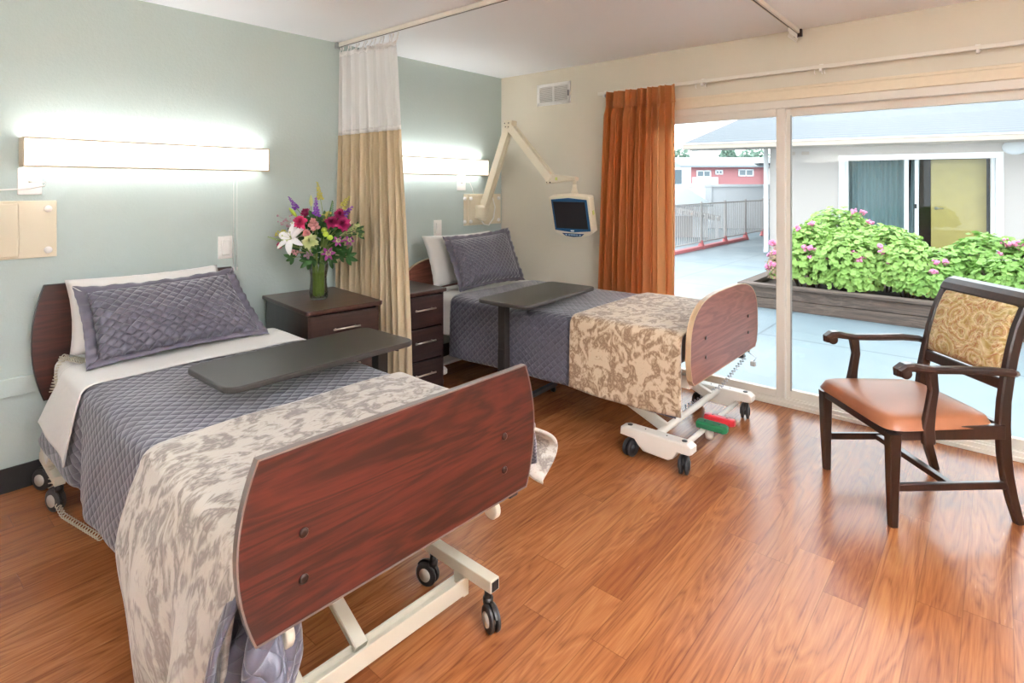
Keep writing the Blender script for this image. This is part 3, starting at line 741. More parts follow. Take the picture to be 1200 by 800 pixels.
for y in (-.335, .33):
    q = MB(); q.lathe([(0, -.011), (.026, -.011), (.030, -.007), (.030, .007), (.026, .011), (0, .011)], n=24, M=Matrix.Translation((2.33, y, .435)) @ Matrix.Rotation(R(90), 4, 'X')); q.box(2.32, 2.34, y-.01, y+.01, .43, .47, .002); q.build('bumper_wheel', M['cream_met'], b1)
MB().box(2.315, 2.365, .375, .415, .455, .482, .006).build('release_latch', M['blk'], b1)
# rotation and place
b1.location = (0, -2.94, 0); b1.rotation_euler = (0, 0, R(-1.6))
def place1(o): o.location = (.01, -2.89, 0); o.rotation_euler = (0, 0, R(-1.6)); return o

t = empty('bed_sheet', label='white sheet cuff folded over the head end of the near bed quilt', cat='sheet')
q = drape(.50, .84, .480, .664, lambda x: .275+.05*(x-.6)/.3, lambda x: .24, 2.2, .010, .045, und=.005, nx=40, kf=12, xs=lambda x, t, sd: -.17*t*(1-(x-.5)/.34*.6) if sd < 0 else 0)
q.build('folded_cuff', M['cotton'], t, solid=.006)
q = drape(.40, .50, .472, .640, lambda x: .43-.9*abs(x-.45), lambda x: .3, 4.2, .005, .03, und=.002, nx=16, kf=9, xs=lambda x, t, sd: -.12*t if sd < 0 else 0); q.build('sheet_corner', M['cotton'], t, solid=.004)
place1(t)
t = empty('quilt', label='slate purple diamond-quilted bedspread on the near bed', cat='quilt')
def bul1(x, t_, side):
    g = 0
    if side < 0: g = .07*math.exp(-((x-2.335)/.07)**2)*math.sin(min(1, t_*1.0)*PI)-.03*math.exp(-((x-.86)/.03)**2)*t_
    return g
q = drape(.50, 2.335, .470, .650, lambda x: .37+.02*math.sin(x*2.2)+(.09*max(0, (x-2.1))/.23 if x > 2.1 else 0)+(-.01 if x < .84 else 0), lambda x: .36 if x < 1.9 else .36-.5*(x-1.9), .6, .008, .03, nx=180, kf=12, bul=bul1, xs=lambda x, t, sd: (-.33*t*max(0, 1-(x-.5)/.34)) if sd < 0 and x < .84 else 0)
q.build('quilt_cloth', M['quilt'], t, solid=.008); qt = t
place1(t)
q = MB()
def bun(i, j):
    a = 2*PI*i; z = .17+.46*j; rr_ = (.030+.042*math.sin(min(1, j*1.15+.08)*PI)**.8)*(1+.30*math.sin(3*a+5*j)+.16*math.sin(7*a-9*j)+.25*nz(math.cos(a), j*3, 1.6, 2))
    return (2.295+rr_*1.05*math.cos(a), -.432+rr_*math.sin(a)+.02*j, z)
q.grid(bun, 60, 30, lambda i, j: (i*.4, j*.46)); q.build('bunched_corner', M['quilt'], qt, solid=.006)
t = empty('throw_blanket', label='cream and taupe leaf-patterned throw across the foot of the near bed', cat='throw blanket')
def bulf(x, t_, side):
    if side > 0: return .10*math.exp(-((x-2.33)/.12)**2)*math.sin(min(1, t_*1.05)*PI)+.012*math.sin(x*46)*t_*math.exp(-((x-2.33)/.12)**2)
    return .035*math.sin(t_*PI)*math.exp(-((x-1.75)/.3)**2)+.02*t_*math.sin(x*20+4*t_)
q = drape(1.63, 2.325, .482, .668, lambda x: .50+.04*math.sin((x-1.6)*3), lambda x: .235+.02*math.sin(x*30), 1.4, .014, .05, xs=lambda x, t, sd: (.42*max(0, t-.45)*max(0, 1-(x-1.63)/.7))-.09*t*max(0, (x-1.63)/.7) if sd < 0 else 0, nx=90, kf=15, und=.008, skew=lambda s: .035*abs(s)**3, bul=bulf)
q.build('throw_cloth', M['throw'], t, solid=.012)
place1(t)
t = empty('pillow', label='white pillow against the near bed headboard, behind the quilted sham', cat='pillow')
q, _ = pillow((.235, -3.32, 1.0), (.235, -2.64, 1.0), (.42, -2.60, .68), (.42, -3.34, .68), .06, 0, sd=3.1); q.build('pillow_body', M['cotton'], t)
t = empty('pillow', label='slate quilted sham pillow leaning at the head of the near bed', cat='pillow')
q, pos = pillow((.405, -3.285, .955), (.405, -2.655, .965), (.645, -2.59, .69), (.645, -3.295, .69), .085, 0, n=44, sd=1.2)
pb = q.build('pillow_body', M['sham'], t)
border(t, (.395, -3.325, .985), (.395, -2.625, .995), (.665, -2.555, .672), (.665, -3.335, .672), .024, M['piping'], 1.)
# head end coiled cord
q = MB(); q.tube(helix((.50, -3.27, .655), (.25, -3.33, .648), .012, 12, .0028)+helix((.25, -3.33, .648), (.27, -3.37, .50), .012, 12, .0028), .0024, 6)
tag(q.build('coiled_cord', M['cord']), 'beige coiled cord over the head corner of the near bed mattress', 'cord')
q = MB(); q.tube(helix((.31, -3.375, .36), (.32, -3.385, .07), .010, 15, .0025)+helix((.32, -3.385, .07), (.46, -3.37, .014), .010, 9, .0025)+helix((.46, -3.37, .014), (.78, -3.31, .014), .010, 16, .0025), .0024, 6)
tag(q.build('coiled_cord', M['cord']), 'beige coiled cord hanging to the floor beneath the near bed by the wall', 'cord')

# ---------------- far bed
CY = -.742
b2 = empty('hospital_bed', (0, 0, 0), label='far hospital bed with arched tan-edged cherry footboard beside the glass door', cat='bed')
board(b2, 'headboard', board_poly('arch', .40, .87, .50, .515, .50), .10, .024, M['cherry'], M['trimt'])
fb = board(b2, 'footboard', board_poly('arch', .43, .862, .50, .518, .50), 2.36, .026, M['cherry'], M['trimt'])
for y in (-.33, .33):
    for z in (.545, .645):
        q = MB(); q.lathe([(0, 0), (.008, 0), (.01, .002), (.009, .004), (0, .005)], n=14, M=Matrix.Translation((2.374, y, z)) @ Matrix.Rotation(R(90), 4, 'Y')); q.build('bolt', M['bolt'], fb)
MB().box(.16, 2.26, -.47, .47, .475, .638, .05, 5, smooth=True).build('mattress', M['cotton'], b2)
q = MB(); q.box(.13, 2.34, -.45, -.41, .40, .47, .004); q.box(.13, 2.34, .41, .45, .40, .47, .004)
for x in (.13, .7, 1.3, 1.9, 2.30): q.box(x, x+.04, -.41, .41, .41, .46, .004)
q.box(.2, 2.2, -.38, .38, .455, .475, .004); q.build('deck_frame', M['white_met'], b2)
for ys in (-.50, .40):
    for xo in (0, -1.82):
        pr = [(1.985, .105), (1.99, .145), (2.02, .155), (2.36, .155), (2.385, .14), (2.385, .11), (2.37, .10), (2.31, .098), (2.285, .06), (2.26, .045), (2.12, .05), (2.09, .075), (2.07, .1)]
        q = MB().prism([(p[0]+xo, p[1]) for p in pr], 'y', ys-.035, ys+.035, .008)
        br = q.build('caster_bracket', M['white_met'], b2)
        for x in (2.03, 2.335): MB().cyl((x+xo, ys, .153), (x+xo, ys, .1575), .014, n=14).build('cap', M['blk'], br)
        for x in (2.12, 2.24): MB().cyl((x+xo, ys, .153), (x+xo, ys, .157), .004, n=8).build('screw', M['bolt'], br)
        for x, rz in ((2.045, R(-100)), (2.335, R(-75))): caster(b2, x+xo, ys, .045, rz, M['blk'], stem=.12, wide=.04)
q = MB(); q.cyl((2.17, -.47, .13), (2.17, .37, .13), .019, n=16); q.build('cross_tube', M['white_met'], b2)
q = MB(); q.cyl((2.29, -.47, .085), (2.29, .37, .085), .014, n=16); q.build('brake_rod', M['white_met'], b2)
MB().box(.36, .40, -.47, .37, .1, .14, .004).build('cross_tube', M['white_met'], b2)
for y in (-.36, .26):
    q = MB(); q.bar([(2.17, y, .13), (1.45, y, .43)], .03, .055, side=(0, 1, 0), bev=.004); a_ = q.build('lift_arm', M['white_met'], b2)
    if y < 0:
        MB().cyl((1.76, y-.0165, .305), (1.76, y-.0145, .305), .012, n=16).build('badge', M['blk'], a_)
        q = MB(); q.bar([(1.78, y-.0155, .296), (1.88, y-.0155, .254)], .002, .008, side=(0, 1, 0), bev=.0003); q.bar([(1.80, y-.0155, .277), (1.86, y-.0155, .252)], .002, .006, side=(0, 1, 0), bev=.0003); q.build('lettering', M['blk'], a_)
    q = MB(); q.bar([(.38, y, .13), (1.0, y, .42)], .03, .05, side=(0, 1, 0), bev=.004); q.build('lift_arm', M['white_met'], b2)
def pedal(name, m_, y, rx):
    Mx = Matrix.Translation((2.345, y, .125)) @ Matrix.Rotation(rx, 4, 'X')
    q = MB(); q.prism([(-.075, -.022), (.065, -.022), (.08, -.008), (.08, .012), (.06, .022), (-.07, .022), (-.08, .01), (-.08, -.01)], 'z', -.018, .02, .008, M=Mx @ Matrix.Diagonal((1.05, 1.35, 1, 1)))
    p_ = q.build(name, m_, b2)
    for k in (-.04, .04): MB().cyl(Mx @ Vector((k, 0, .019)), Mx @ Vector((k, 0, .0215)), .006, n=10).build('screw', M['blk'], p_)
pedal('brake_pedal', M['pgreen'], -.165, R(4)); pedal('release_pedal', M['red'], -.055, R(-6))
q = MB(); q.cyl((2.29, -.1, .085), (2.345, -.1, .11), .012, n=12); q.lathe([(0, -.03), (.02, -.03), (.024, 0), (.02, .02), (0, .025)], n=16, c=(2.32, -.14, .075)); q.build('pedal_hub', M['white_met'], b2)
b2.location = (0, CY, 0)
q = MB(); q.tube([(2.30, CY+.43, .43), (2.32, CY+.45, .36)]+helix((2.32, CY+.45, .36), (2.2, CY+.36, .17), .010, 12, .003), .003, 6)
q.tube(helix((2.2, CY+.36, .17), (2.02, CY+.22, .03), .012, 12, .003), .003, 6); q.tube([(2.32, CY+.45, .40), (2.38, CY+.47, .36), (2.36, CY+.47, .33)], .003, 6); q.box(2.345, 2.375, CY+.455, CY+.485, .305, .335, .004)
tag(q.build('coiled_cord', M['silver']), 'silver coiled cord dangling beneath the far bed footboard', 'cord')

def place2(o): o.location = (0, CY, 0); return o
t = empty('bed_sheet', label='white sheet showing between pillow and quilt on the far bed', cat='sheet')
drape(.40, .70, .484, .656, lambda x: .26, lambda x: .2, 2.9, .008, .008, und=.004, nx=30, kf=9).build('folded_cuff', M['cotton'], t, solid=.006); place2(t)
t = empty('quilt', label='slate purple diamond-quilted bedspread on the far bed', cat='quilt')
drape(.62, 2.30, .486, .664, lambda x: .395+.01*math.sin(x*3), lambda x: .33, 5.6, .006, .022, nx=120, kf=10, fold=.8).build('quilt_cloth', M['quilt'], t, solid=.008); place2(t)
t = empty('throw_blanket', label='cream and brown leaf-patterned throw across the foot of the far bed', cat='throw blanket')
drape(1.64, 2.315, .498, .682, lambda x: .405+.008*math.sin(x*7), lambda x: .3, 8.4, .006, .025, nx=80, kf=10, und=.006).build('throw_cloth', M['throwb'], t, solid=.012); place2(t)
t = empty('pillow', label='white pillow against the far bed headboard, behind the quilted sham', cat='pillow')
q, _ = pillow((.24, -1.17, 1.06), (.26, -.42, 1.06), (.40, -.42, .69), (.40, -1.19, .69), .06, 0, sd=7.1); q.build('pillow_body', M['cotton'], t)
t = empty('pillow', label='slate quilted sham pillow leaning at the head of the far bed', cat='pillow')
q, _ = pillow((.395, -1.055, 1.03), (.42, -.42, 1.055), (.645, -.50, .715), (.62, -1.115, .705), .09, 0, n=44, sd=5.5); q.build('pillow_body', M['sham'], t)
border(t, (.385, -1.095, 1.06), (.42, -.385, 1.09), (.66, -.455, .685), (.63, -1.15, .682), .035, M['piping'], 3.)

# ================================================================== NIGHTSTANDS
def nightstand(loc, rz, D, W, Hh, label):
    t = empty('nightstand', label=label, cat='nightstand'); top = .024
    hb = Hh-top
    def rr(x0, x1, y0, y1, r):
        P = []
        for cx, cy, a0 in ((x1-r, y1-r, 0), (x0+.005, y1-.005, 90), (x0+.005, y0+.005, 180), (x1-r, y0+r, 270)):
            rad = r if cx == x1-r else .005
            for k in range(5): a = R(a0+k*22.5); P.append((cx+rad*math.cos(a), cy+rad*math.sin(a)))
        return P
    MB().prism(rr(-D/2, D/2, -W/2, W/2, .02), 'z', hb, Hh, .005).build('top', M['topw'], t)
    q = MB(); x0, x1, y0, y1 = -D/2+.015, D/2-.025, -W/2+.02, W/2-.02
    q.box(x0, x1, y0, y0+.02, .05, hb); q.box(x0, x1, y1-.02, y1, .05, hb); q.box(x0, x0+.01, y0, y1, .05, hb); q.box(x0, x1-.02, y0, y1, .05, .07)
    q.box(x0, x1-.03, y0+.02, y1-.02, hb-.02, hb); q.build('carcass', M['espressoz'], t)
    MB().box(x0+.01, x1-.03, y0+.01, y1-.01, 0, .05).build('plinth', M['espresso'], t)
    n = 3; g = .008; z0 = .07; hh = (hb-.012-z0)/n
    for k in range(n):
        za = z0+k*hh; q = MB()
        q.box(x1-.018, x1+.002, y0+.004, y1-.004, za+g, za+hh-g+.004, .003); q.box(x1+.001, x1+.005, y0+.012, y1-.012, za+g+.04, za+hh-.01, .002)
        d = q.build('drawer', M['espresso'], t)
        zc = za+hh*.60; q = MB(); q.cyl((x1+.03, -.082, zc), (x1+.03, .082, zc), .0055, n=12)
        for s in (-1, 1): q.cyl((x1+.002, s*.062, zc), (x1+.03, s*.062, zc), .004, n=10)
        q.build('handle', M['nickel'], d)
    t.location = loc; t.rotation_euler = (0, 0, rz); return t
nightstand((.378, -2.085, 0), R(-6.2), .66, .475, .75, 'dark espresso nightstand with the flower vase on top, beside the near bed')
nightstand((.37, -1.485, 0), R(-4), .61, .375, .745, 'dark espresso nightstand between the tan curtain and the far bed')

# ================================================================== OVERBED TABLES
def overbed(loc, rz, label, ycol, sgn, ztop=.762, xcol=0.):
    t = empty('overbed_table', label=label, cat='overbed table')
    L, Wd, r = .80, .375, .05; P = []
    for cx, cy, a0 in ((Wd/2-r, L/2-r, 0), (-Wd/2+r, L/2-r, 90), (-Wd/2+r, -L/2+r, 180), (Wd/2-r, -L/2+r, 270)):
        for k in range(9): a = R(a0+k*11.25); P.append((cx+r*math.cos(a), cy+r*math.sin(a)))
    tp = MB().prism(P, 'z', ztop-.022, ztop, .006, seg=3).build('tabletop', M['tabletop'], t)
    MB().prism(inset(P, .0), 'z', ztop-.014, ztop-.006, 0).bm
    q = MB(); q.box(xcol-.06, xcol+.06, -L/2+.1 if sgn < 0 else -L/2+.25, L/2-.25 if sgn < 0 else L/2-.1, ztop-.052, ztop-.022, .004); q.build('support_frame', M['darkmet'], t)
    MB().tube([(xcol+.06, ycol, ztop-.04), (xcol+.1, ycol, ztop-.045), (xcol+.13, ycol, ztop-.043)], .005, 8).build('height_lever', M['blk'], t)
    q = MB(); q.box(xcol-.027, xcol+.027, ycol-.03, ycol+.03, .05, .45, .006); q.build('outer_column', M['darkmet'], t)
    q = MB(); q.box(xcol-.025, xcol+.025, ycol-.027, ycol+.027, .44, ztop-.05, .004); q.build('inner_column', M['darkmet'], t)
    q = MB(); yy0, yy1 = sorted((ycol-sgn*-.02, ycol-sgn*.64))
    q.box(xcol-.40, xcol-.365, yy0, yy1, .035, .065, .006); q.box(xcol-.06, xcol-.025, yy0, yy1, .035, .065, .006); q.box(xcol-.40, xcol-.025, ycol-.03, ycol+.02, .035, .06, .006)
    q.build('base', M['darkmet'], t)
    for x in (xcol-.3825, xcol-.0425):
        for y in (yy0+.03, yy1-.03):
            q = MB(); q.cyl((x-.012, y, .018), (x+.012, y, .018), .018, n=16); q.cyl((x, y, .02), (x, y, .04), .006, n=8); q.build('caster', M['blk'], t)
    t.location = loc; t.rotation_euler = (0, 0, rz); return t
overbed((1.42, -2.765, 0), R(0), 'dark grey overbed table spanning the near bed', .345, 1, .765)
overbed((1.33, -1.135, 0), R(3), 'dark grey overbed table on a single column by the far bed', -.235, -1, .765, -.10)

# ================================================================== ARMCHAIR
ch = empty('armchair', label='dark wood armchair with orange vinyl seat and paisley back by the glass door', cat='chair')
for s, nm in ((-1, 'leg'), (1, 'leg')):
    q = MB(); q.bar([(s*.245, -.255, 0), (s*.248, -.258, .2), (s*.25, -.258, .395)], [.032, .040, .048], [.032, .042, .05], side=(1, 0, 0), bev=.005); l_ = q.build('leg', M['espressoz'], ch)
    MB().cyl((s*.245, -.255, -.0), (s*.245, -.255, .006), .012, n=12).build('glide', M['nickel'], l_)
for s in (-1, 1):
    P = [(.295, 0), (.265, .1), (.243, .2), (.23, .3), (.225, .42), (.232, .52), (.25, .62), (.272, .72), (.300, .82), (.335, .90), (.372, .955)]
    q = MB(); q.bar([(s*(.235-.015*max(0, z-.45)/.5), y, z) for y, z in P], .034, [.034, .042, .048, .052, .054, .05, .048, .048, .046, .044, .04], side=(1, 0, 0), bev=.006); q.build('leg', M['espressoz'], ch, label=None)
# aprons
q = MB(); q.box(-.235, .235, -.275, -.245, .365, .425, .004); q.box(-.235, .235, .205, .235, .365, .425, .004); q.box(-.258, -.228, -.25, .22, .365, .425, .004); q.box(.228, .258, -.25, .22, .365, .425, .004); q.build('seat_frame', M['espressoz'], ch)
# seat cushion
def sq(u, v, top=True): return 0
q = MB(); b = bmesh.new(); N = 24
sv = []
def seatpt(a, b_, zz):
    x = a*(.284-.034*(b_*.5+.5)); y = -.047+b_*.25; return (x, y, zz)
def cush(i, j):
    a = i*2-1; b_ = j*2-1
    # map square to rounded square
    e = 9.; m_ = max(abs(a), abs(b_)); 
    if m_ > 0:
        n_ = (abs(a)**e+abs(b_)**e)**(1/e); k = m_/n_ if n_ > 0 else 1; a2, b2_ = a*k, b_*k
    else: a2, b2_ = a, b_
    h = .052*(1-m_**10)**.5 if m_ < 1 else 0
    return seatpt(a2, b2_, -.012+.425+max(0, h)+.008*(1-a*a)*(1-b_*b_))
q.grid(cush, 30, 30); 
ed = [(cush(i/30, 0)) for i in range(30)]+[cush(1, j/30) for j in range(30)]+[cush(1-i/30, 1) for i in range(30)]+[cush(0, 1-j/30) for j in range(30)]
fc = [q.bm.verts.new((x, y, .412)) for x, y, z in ed]; q.bm.faces.new(fc[::-1])
q.build('seat', M['leather'], ch)
# back panel
def lerpback(z):
    P = [(.225, .42), (.232, .52), (.25, .62), (.272, .72), (.300, .82), (.335, .90), (.372, .955), (.41, .99)]
    for (y0, z0), (y1, z1) in zip(P, P[1:]):
        if z0 <= z <= z1: return y0+(y1-y0)*(z-z0)/(z1-z0)
    return P[-1][0]
for nm, off, m_ in (('back_cushion', -.032, M['paisley']),):
    q = MB()
    for s in (1, -1):
        def fnb(i, j, s=s):
            x = (i*2-1)*.214; z = .615+.315*j; e = (max(0, 1-(2*i-1)**8)*max(0, 1-(2*j-1)**8))**.5
            return (x, lerpback(z)-.004-s*(.004+.026*e), z)
        q.grid(fnb, 24, 20)
    bmesh.ops.remove_doubles(q.bm, verts=q.bm.verts[:], dist=.0005); bmesh.ops.recalc_face_normals(q.bm, faces=q.bm.faces[:]); q.build(nm, m_, ch)
q = MB(); q.bar([(-.222, lerpback(.585), .585), (.222, lerpback(.585), .585)], .05, .026, side=(0, 0, 1), bev=.005); q.build('lower_rail', M['espressoz'], ch)
# rolled top rail
rp = []
q = MB(); sec = [(.318, .925), (.335, .952), (.36, .972), (.392, .98), (.418, .972), (.424, .955), (.41, .942), (.385, .935), (.362, .915), (.345, .895), (.328, .90)]
q.prism(sec, 'x', -.236, .236, .004); q.build('top_rail', M['espressoz'], ch)
for s in (-1, 1):
    X = s*.262
    P = [(X-s*.01, .272, .640), (X+s*.012, .235, .652), (X+s*.012, .15, .660), (X, .02, .662), (X, -.10, .664), (X, -.15, .670), (X, -.19, .678), (X, -.22, .676), (X, -.243, .662), (X, -.245, .640)]
    q = MB(); q.bar(P, [.03, .034, .038, .042, .046, .05, .054, .054, .05, .04], [.026, .03, .032, .030, .028, .030, .034, .036, .034, .024], side=(1, 0, 0), bev=.010); q.cyl((X-.025, -.222, .654), (X+.025, -.222, .654), .023, n=18, bev=.004); q.build('armrest', M['espressoz'], ch)
    P = [(X, -.115, .355), (X, -.12, .42), (X, -.108, .5), (X, -.095, .58), (X, -.105, .656)]
    q = MB(); q.bar(P, .030, [.05, .052, .040, .038, .046], side=(1, 0, 0), bev=.006); q.build('arm_support', M['espressoz'], ch)
    q = MB(); q.bar([(s*.247, -.25, .165), (s*.237, .25, .165)], .022, .032, side=(1, 0, 0), bev=.004); q.build('side_stretcher', M['espressoz'], ch)
MB().box(-.238, .238, -.012, .02, .15, .176, .004).build('cross_stretcher', M['espressoz'], ch)
ch.location = (3.222, -.752, 0); ch.rotation_euler = (0, 0, R(-48.5))

# ================================================================== VASE AND FLOWERS
VX, VY, VZ = .39, -2.112, .7505
va = empty('flower_vase', (VX, VY, VZ), label='clear rippled glass vase of water on the near nightstand', cat='vase'); o = (VX, VY, VZ)
pr = [(.0, 0), (.05, 0), (.054, .01), (.055, .04), (.050, .09), (.048, .13), (.053, .17), (.058, .20), (.055, .225), (.056, .24)]
rip = lambda a, z: .018*math.sin(7*a+z*40)
q = MB().lathe(pr, c=o, n=56, ripple=rip); inn = [(r-.004, z) for r, z in pr[::-1] if r > 0]
b = q.bm; q.lathe(inn[:-1]+[(0, .012)], c=o, n=56, ripple=rip)
for f_ in [f_ for f_ in q.bm.faces if len(f_.verts) > 5]: q.bm.faces.remove(f_)
q.build('glass_body', M['vase'], va, o)
MB().lathe([(0, .013), (.046, .013), (.049, .04), (.045, .09), (.043, .13), (.047, .16), (0, .16)], c=o, n=40, ripple=rip).build('water', M['water'], va, o)
stemm = leafm('flower stem green', '#6d8f3c', '#a3b568', .45); lfm = leafm('bouquet leaf', '#1f4a20', '#3f6b2c', .45); lf2 = leafm('fern green', '#3f6c46', '#5d8c5c', .5)
pm = dict(white=leafm('lily white', '#f4f1ec', '#ffffff', .5, .2), magenta=leafm('magenta petal', '#8f1f52', '#b7336c', .5), pink=leafm('hot pink petal', '#d13a70', '#e8578a', .5), pale=leafm('pale pink petal', '#e79a9c', '#f2bdb6', .5),
          purple=leafm('violet petal', '#8437b4', '#a465cc', .5), lime=leafm('lime petal', '#a6c23a', '#c5d95c', .5), palegreen=leafm('pale green petal', '#d2dc98', '#e6ecb8', .5), orchid=leafm('orchid purple', '#94307f', '#b650a0', .5), yel=leafm('yellow bud', '#c9c04a', '#dcd67a', .5), bud=leafm('lily bud', '#b7c36c', '#dcdfa8', .5), dusty=leafm('dusty mauve', '#b58a9a', '#c9a3b0', .5))
right = Vector((.76, .65, 0)); toward = Vector((.65, -.76, 0)); UP = Vector((0, 0, 1))
def fpos(px, py, d=0.):
    """head centre of a bloom: offsets in metres right of and above the vase mouth, d towards the room"""
    return Vector((VX, VY, VZ))+right*px+UP*py+toward*d
def frame(n):
    n = Vector(n).normalized(); return Vector((0, 0, 1)).rotation_difference(n).to_matrix().to_4x4()
def petal(q, Mx, L, W, curl=.3, tip=.6, n=7):
    def fn(i, j):
        t = i; w = W*math.sin(PI*min(1, t*.92+.06))**tip*(1 if t < .98 else .3); x = L*(t-curl*.25*t*t*0); z = L*curl*(t*t)*-1+L*.25*t; y = w*(j-.5); return Mx @ Vector((x, y, z+.25*abs(y)))
    q.grid(fn, n, 4)
def stem(t, head, r=.0028, nm='stem'):
    a = rnd.uniform(0, 2*PI); base = Vector((VX+.03*math.cos(a), VY+.03*math.sin(a), VZ+.02)); a2 = math.atan2(head.y-VY, head.x-VX)
    neck = Vector((VX+.034*math.cos(a2), VY+.034*math.sin(a2), VZ+.235))
    P = []
    for k in range(13):
        s = k/12
        if s < .5: P.append(base.lerp(neck, s*2))
        else:
            u = (s-.5)*2; ctrl = neck+UP*(head.z-neck.z)*.6+(neck-base)*.1; P.append(neck*(1-u)**2+ctrl*2*u*(1-u)+head*u*u)
    MB().tube(P, r, 6).build(nm, stemm, t, tuple(t.location)); return P
def flower(name, label, head, kind, mat_, r=.03, n=None, grp='cut flowers in the glass vase'):
    t = empty(name, (VX, VY, VZ), label=label, cat='flower', group=grp); o = tuple(t.location)
    nd = (head-Vector((VX, VY, VZ+.2))).normalized()*.7+toward*.75; nd.normalize()
    P = stem(t, head, .0017 if kind in ('spike', 'sprig', 'leaf') else .0025)
    q = MB(); F = Matrix.Translation(head) @ frame(nd)
    if kind == 'lily':
        for k in range(6):
            petal(q, F @ Matrix.Rotation(2*PI*k/6+(.1 if k % 2 else 0), 4, 'Z') @ Matrix.Rotation(R(-18), 4, 'Y'), r, r*(.50 if k % 2 else .36), .55, .7, 9)
        q.build('petals', mat_, t, o, solid=.001)
        q = MB()
        for k in range(6):
            a = 2*PI*k/6+.3; p0 = F @ Vector((0, 0, 0)); p1 = F @ Vector((.3*r*math.cos(a), .3*r*math.sin(a), .5*r)); q.tube([p0, p1], .001, 5); q.ball(p1, .004, 1, (1, 1, 1.6))
        q.build('stamens', pm['bud'], t, o)
    elif kind == 'carnation':
        m_ = (n or 46)*2
        for k in range(m_):
            s = (k+.5)/m_; a = k*2.4+rnd.uniform(-.3, .3); el = R(88-84*s+rnd.uniform(-14, 14))
            petal(q, F @ Matrix.Rotation(a, 4, 'Z') @ Matrix.Translation((r*.12*s, 0, r*.25*(1-s))) @ Matrix.Rotation(-el, 4, 'Y'), r*(.62+.42*rnd.random()), r*.5, .1+.5*rnd.random(), .5, 4)
        q.build('petals', mat_, t, o)
        MB().cyl(head-nd*r*.7, head, .006, r*.3, n=10).build('calyx', stemm, t, o)
    elif kind == 'button':
        for c_ in (n or [(0, 0, 0)]):
            q.ball(head+right*c_[0]+UP*c_[1]+toward*c_[2], r, 3, (1, 1, .8), frame(nd)); 
        q.build('petals', mat_, t, o)
    elif kind == 'spike':
        L = n or .1; d = (P[-1]-P[-3]).normalized()
        for k in range(int(L/.0042)):
            s = k*.0042/L; a = k*2.4; rr = r*(1-.72*s)*(.8+.4*rnd.random()); p = head-d*L*.15+d*L*s
            u = d.orthogonal().normalized(); w_ = d.cross(u); off = (u*math.cos(a)+w_*math.sin(a))*rr*.75
            q.ball(p+off, rr*.55, 1, (1, 1, .8))
        q.tube([head-d*L*.15, head+d*L*.8], .002, 5)
        q.build('florets', mat_, t, o)
    elif kind == 'sprig':
        for k in range(n or 16):
            p = head+Vector((rnd.gauss(0, 1), rnd.gauss(0, 1), rnd.gauss(0, 1)))*r; q.ball(p, rnd.uniform(.004, .008), 1, (1, 1, 1.2)); q.tube([P[-3], P[-3].lerp(p, .6)+UP*.005, p], .0009, 4)
        q.build('florets', mat_, t, o)
    elif kind == 'bud':
        q.lathe([(0, -.03), (.006, -.026), (.011, -.008), (.010, .012), (.004, .034), (0, .04)], n=12, M=Matrix.Translation(head) @ frame(P[-1]-P[-3])); q.build('bud', mat_, t, o)
    elif kind == 'fern':
        d = (head-P[-4]); 
        for k in range(22):
            s = k/22; p = P[-5].lerp(head, .2+s*.9); ln = r*(1-s*.8)
            for sd in (-1, 1):
                Mx = Matrix.Translation(p) @ frame(toward) @ Matrix.Rotation(math.atan2(d.dot(UP), d.dot(right))+sd*R(55), 4, 'Z'); petal(q, Mx, ln, .007, .1, .6, 3)
        q.build('fronds', mat_, t, o)
    elif kind == 'leaf':
        d = (P[-1]-P[-3]).normalized(); X = d; Z = (toward-d*toward.dot(d)).normalized(); Y = Z.cross(X)
        Mx = Matrix.Translation(P[-1]-d*.01) @ Matrix((X, Y, Z)).transposed().to_4x4() @ Matrix.Rotation(rnd.uniform(-.6, .6), 4, 'X')
        for k in range(n or 3): petal(q, Mx @ Matrix.Rotation((k-((n or 3)-1)/2)*.75, 4, 'Z'), r*rnd.uniform(.8, 1.15), r*.42, .35, .8, 6)
        q.build('leaves', mat_, t, o)
    return t
PXM = 3.4/667
def at(px, py, d=0.): return fpos((px-373.5)*PXM, (350-py)*PXM-.0, d)
flower('lily', 'large open white lily at the left front of the vase', at(349, 277, .10), 'lily', pm['white'], .10)
flower('lily', 'smaller white lily behind and above the large open one', at(350, 262, .04), 'lily', pm['white'], .05)
flower('carnation', 'pale green carnation in the middle of the bouquet', at(372.5, 280, .12), 'carnation', pm['palegreen'], 0.046)
flower('carnation', 'hot pink carnation above the large white lily', at(359, 259, .09), 'carnation', pm['pink'], 0.044)
flower('carnation', 'deep pink carnation at upper left of the bouquet', at(360, 248, .02), 'carnation', pm['magenta'], 0.031)
flower('carnation', 'deep magenta carnation highest at the right of the bouquet', at(401, 250, .03), 'carnation', pm['magenta'], 0.038)
flower('carnation', 'broad magenta carnation at right beside the curtain', at(406, 261, .06), 'carnation', pm['magenta'], 0.047)
flower('carnation', 'magenta carnation at right, nearest the lime blooms', at(394, 259, .08), 'carnation', pm['magenta'], 0.041)
flower('carnation', 'small hot pink bud bloom low at far left', at(334, 285, .07), 'carnation', pm['pink'], 0.023, 26)
flower('carnation', 'coral pink bloom just above the pale green carnation', at(367, 271, .10), 'carnation', pm['pale'], 0.028, 26)
flower('button_flower', 'three lime button blooms right of the pale green carnation', at(389, 270, .10), 'button', pm['lime'], .017, [(-.012, .018, 0), (.0, -.006, .01), (.026, -.026, .012)])
flower('snapdragon', 'pale pink snapdragon in the centre of the bouquet', at(374, 262, .09), 'spike', pm['pale'], 0.035, .07)
flower('blazing_star', 'violet flower spike at upper left of the bouquet', at(348, 240, .03), 'spike', pm['purple'], 0.018, .09)
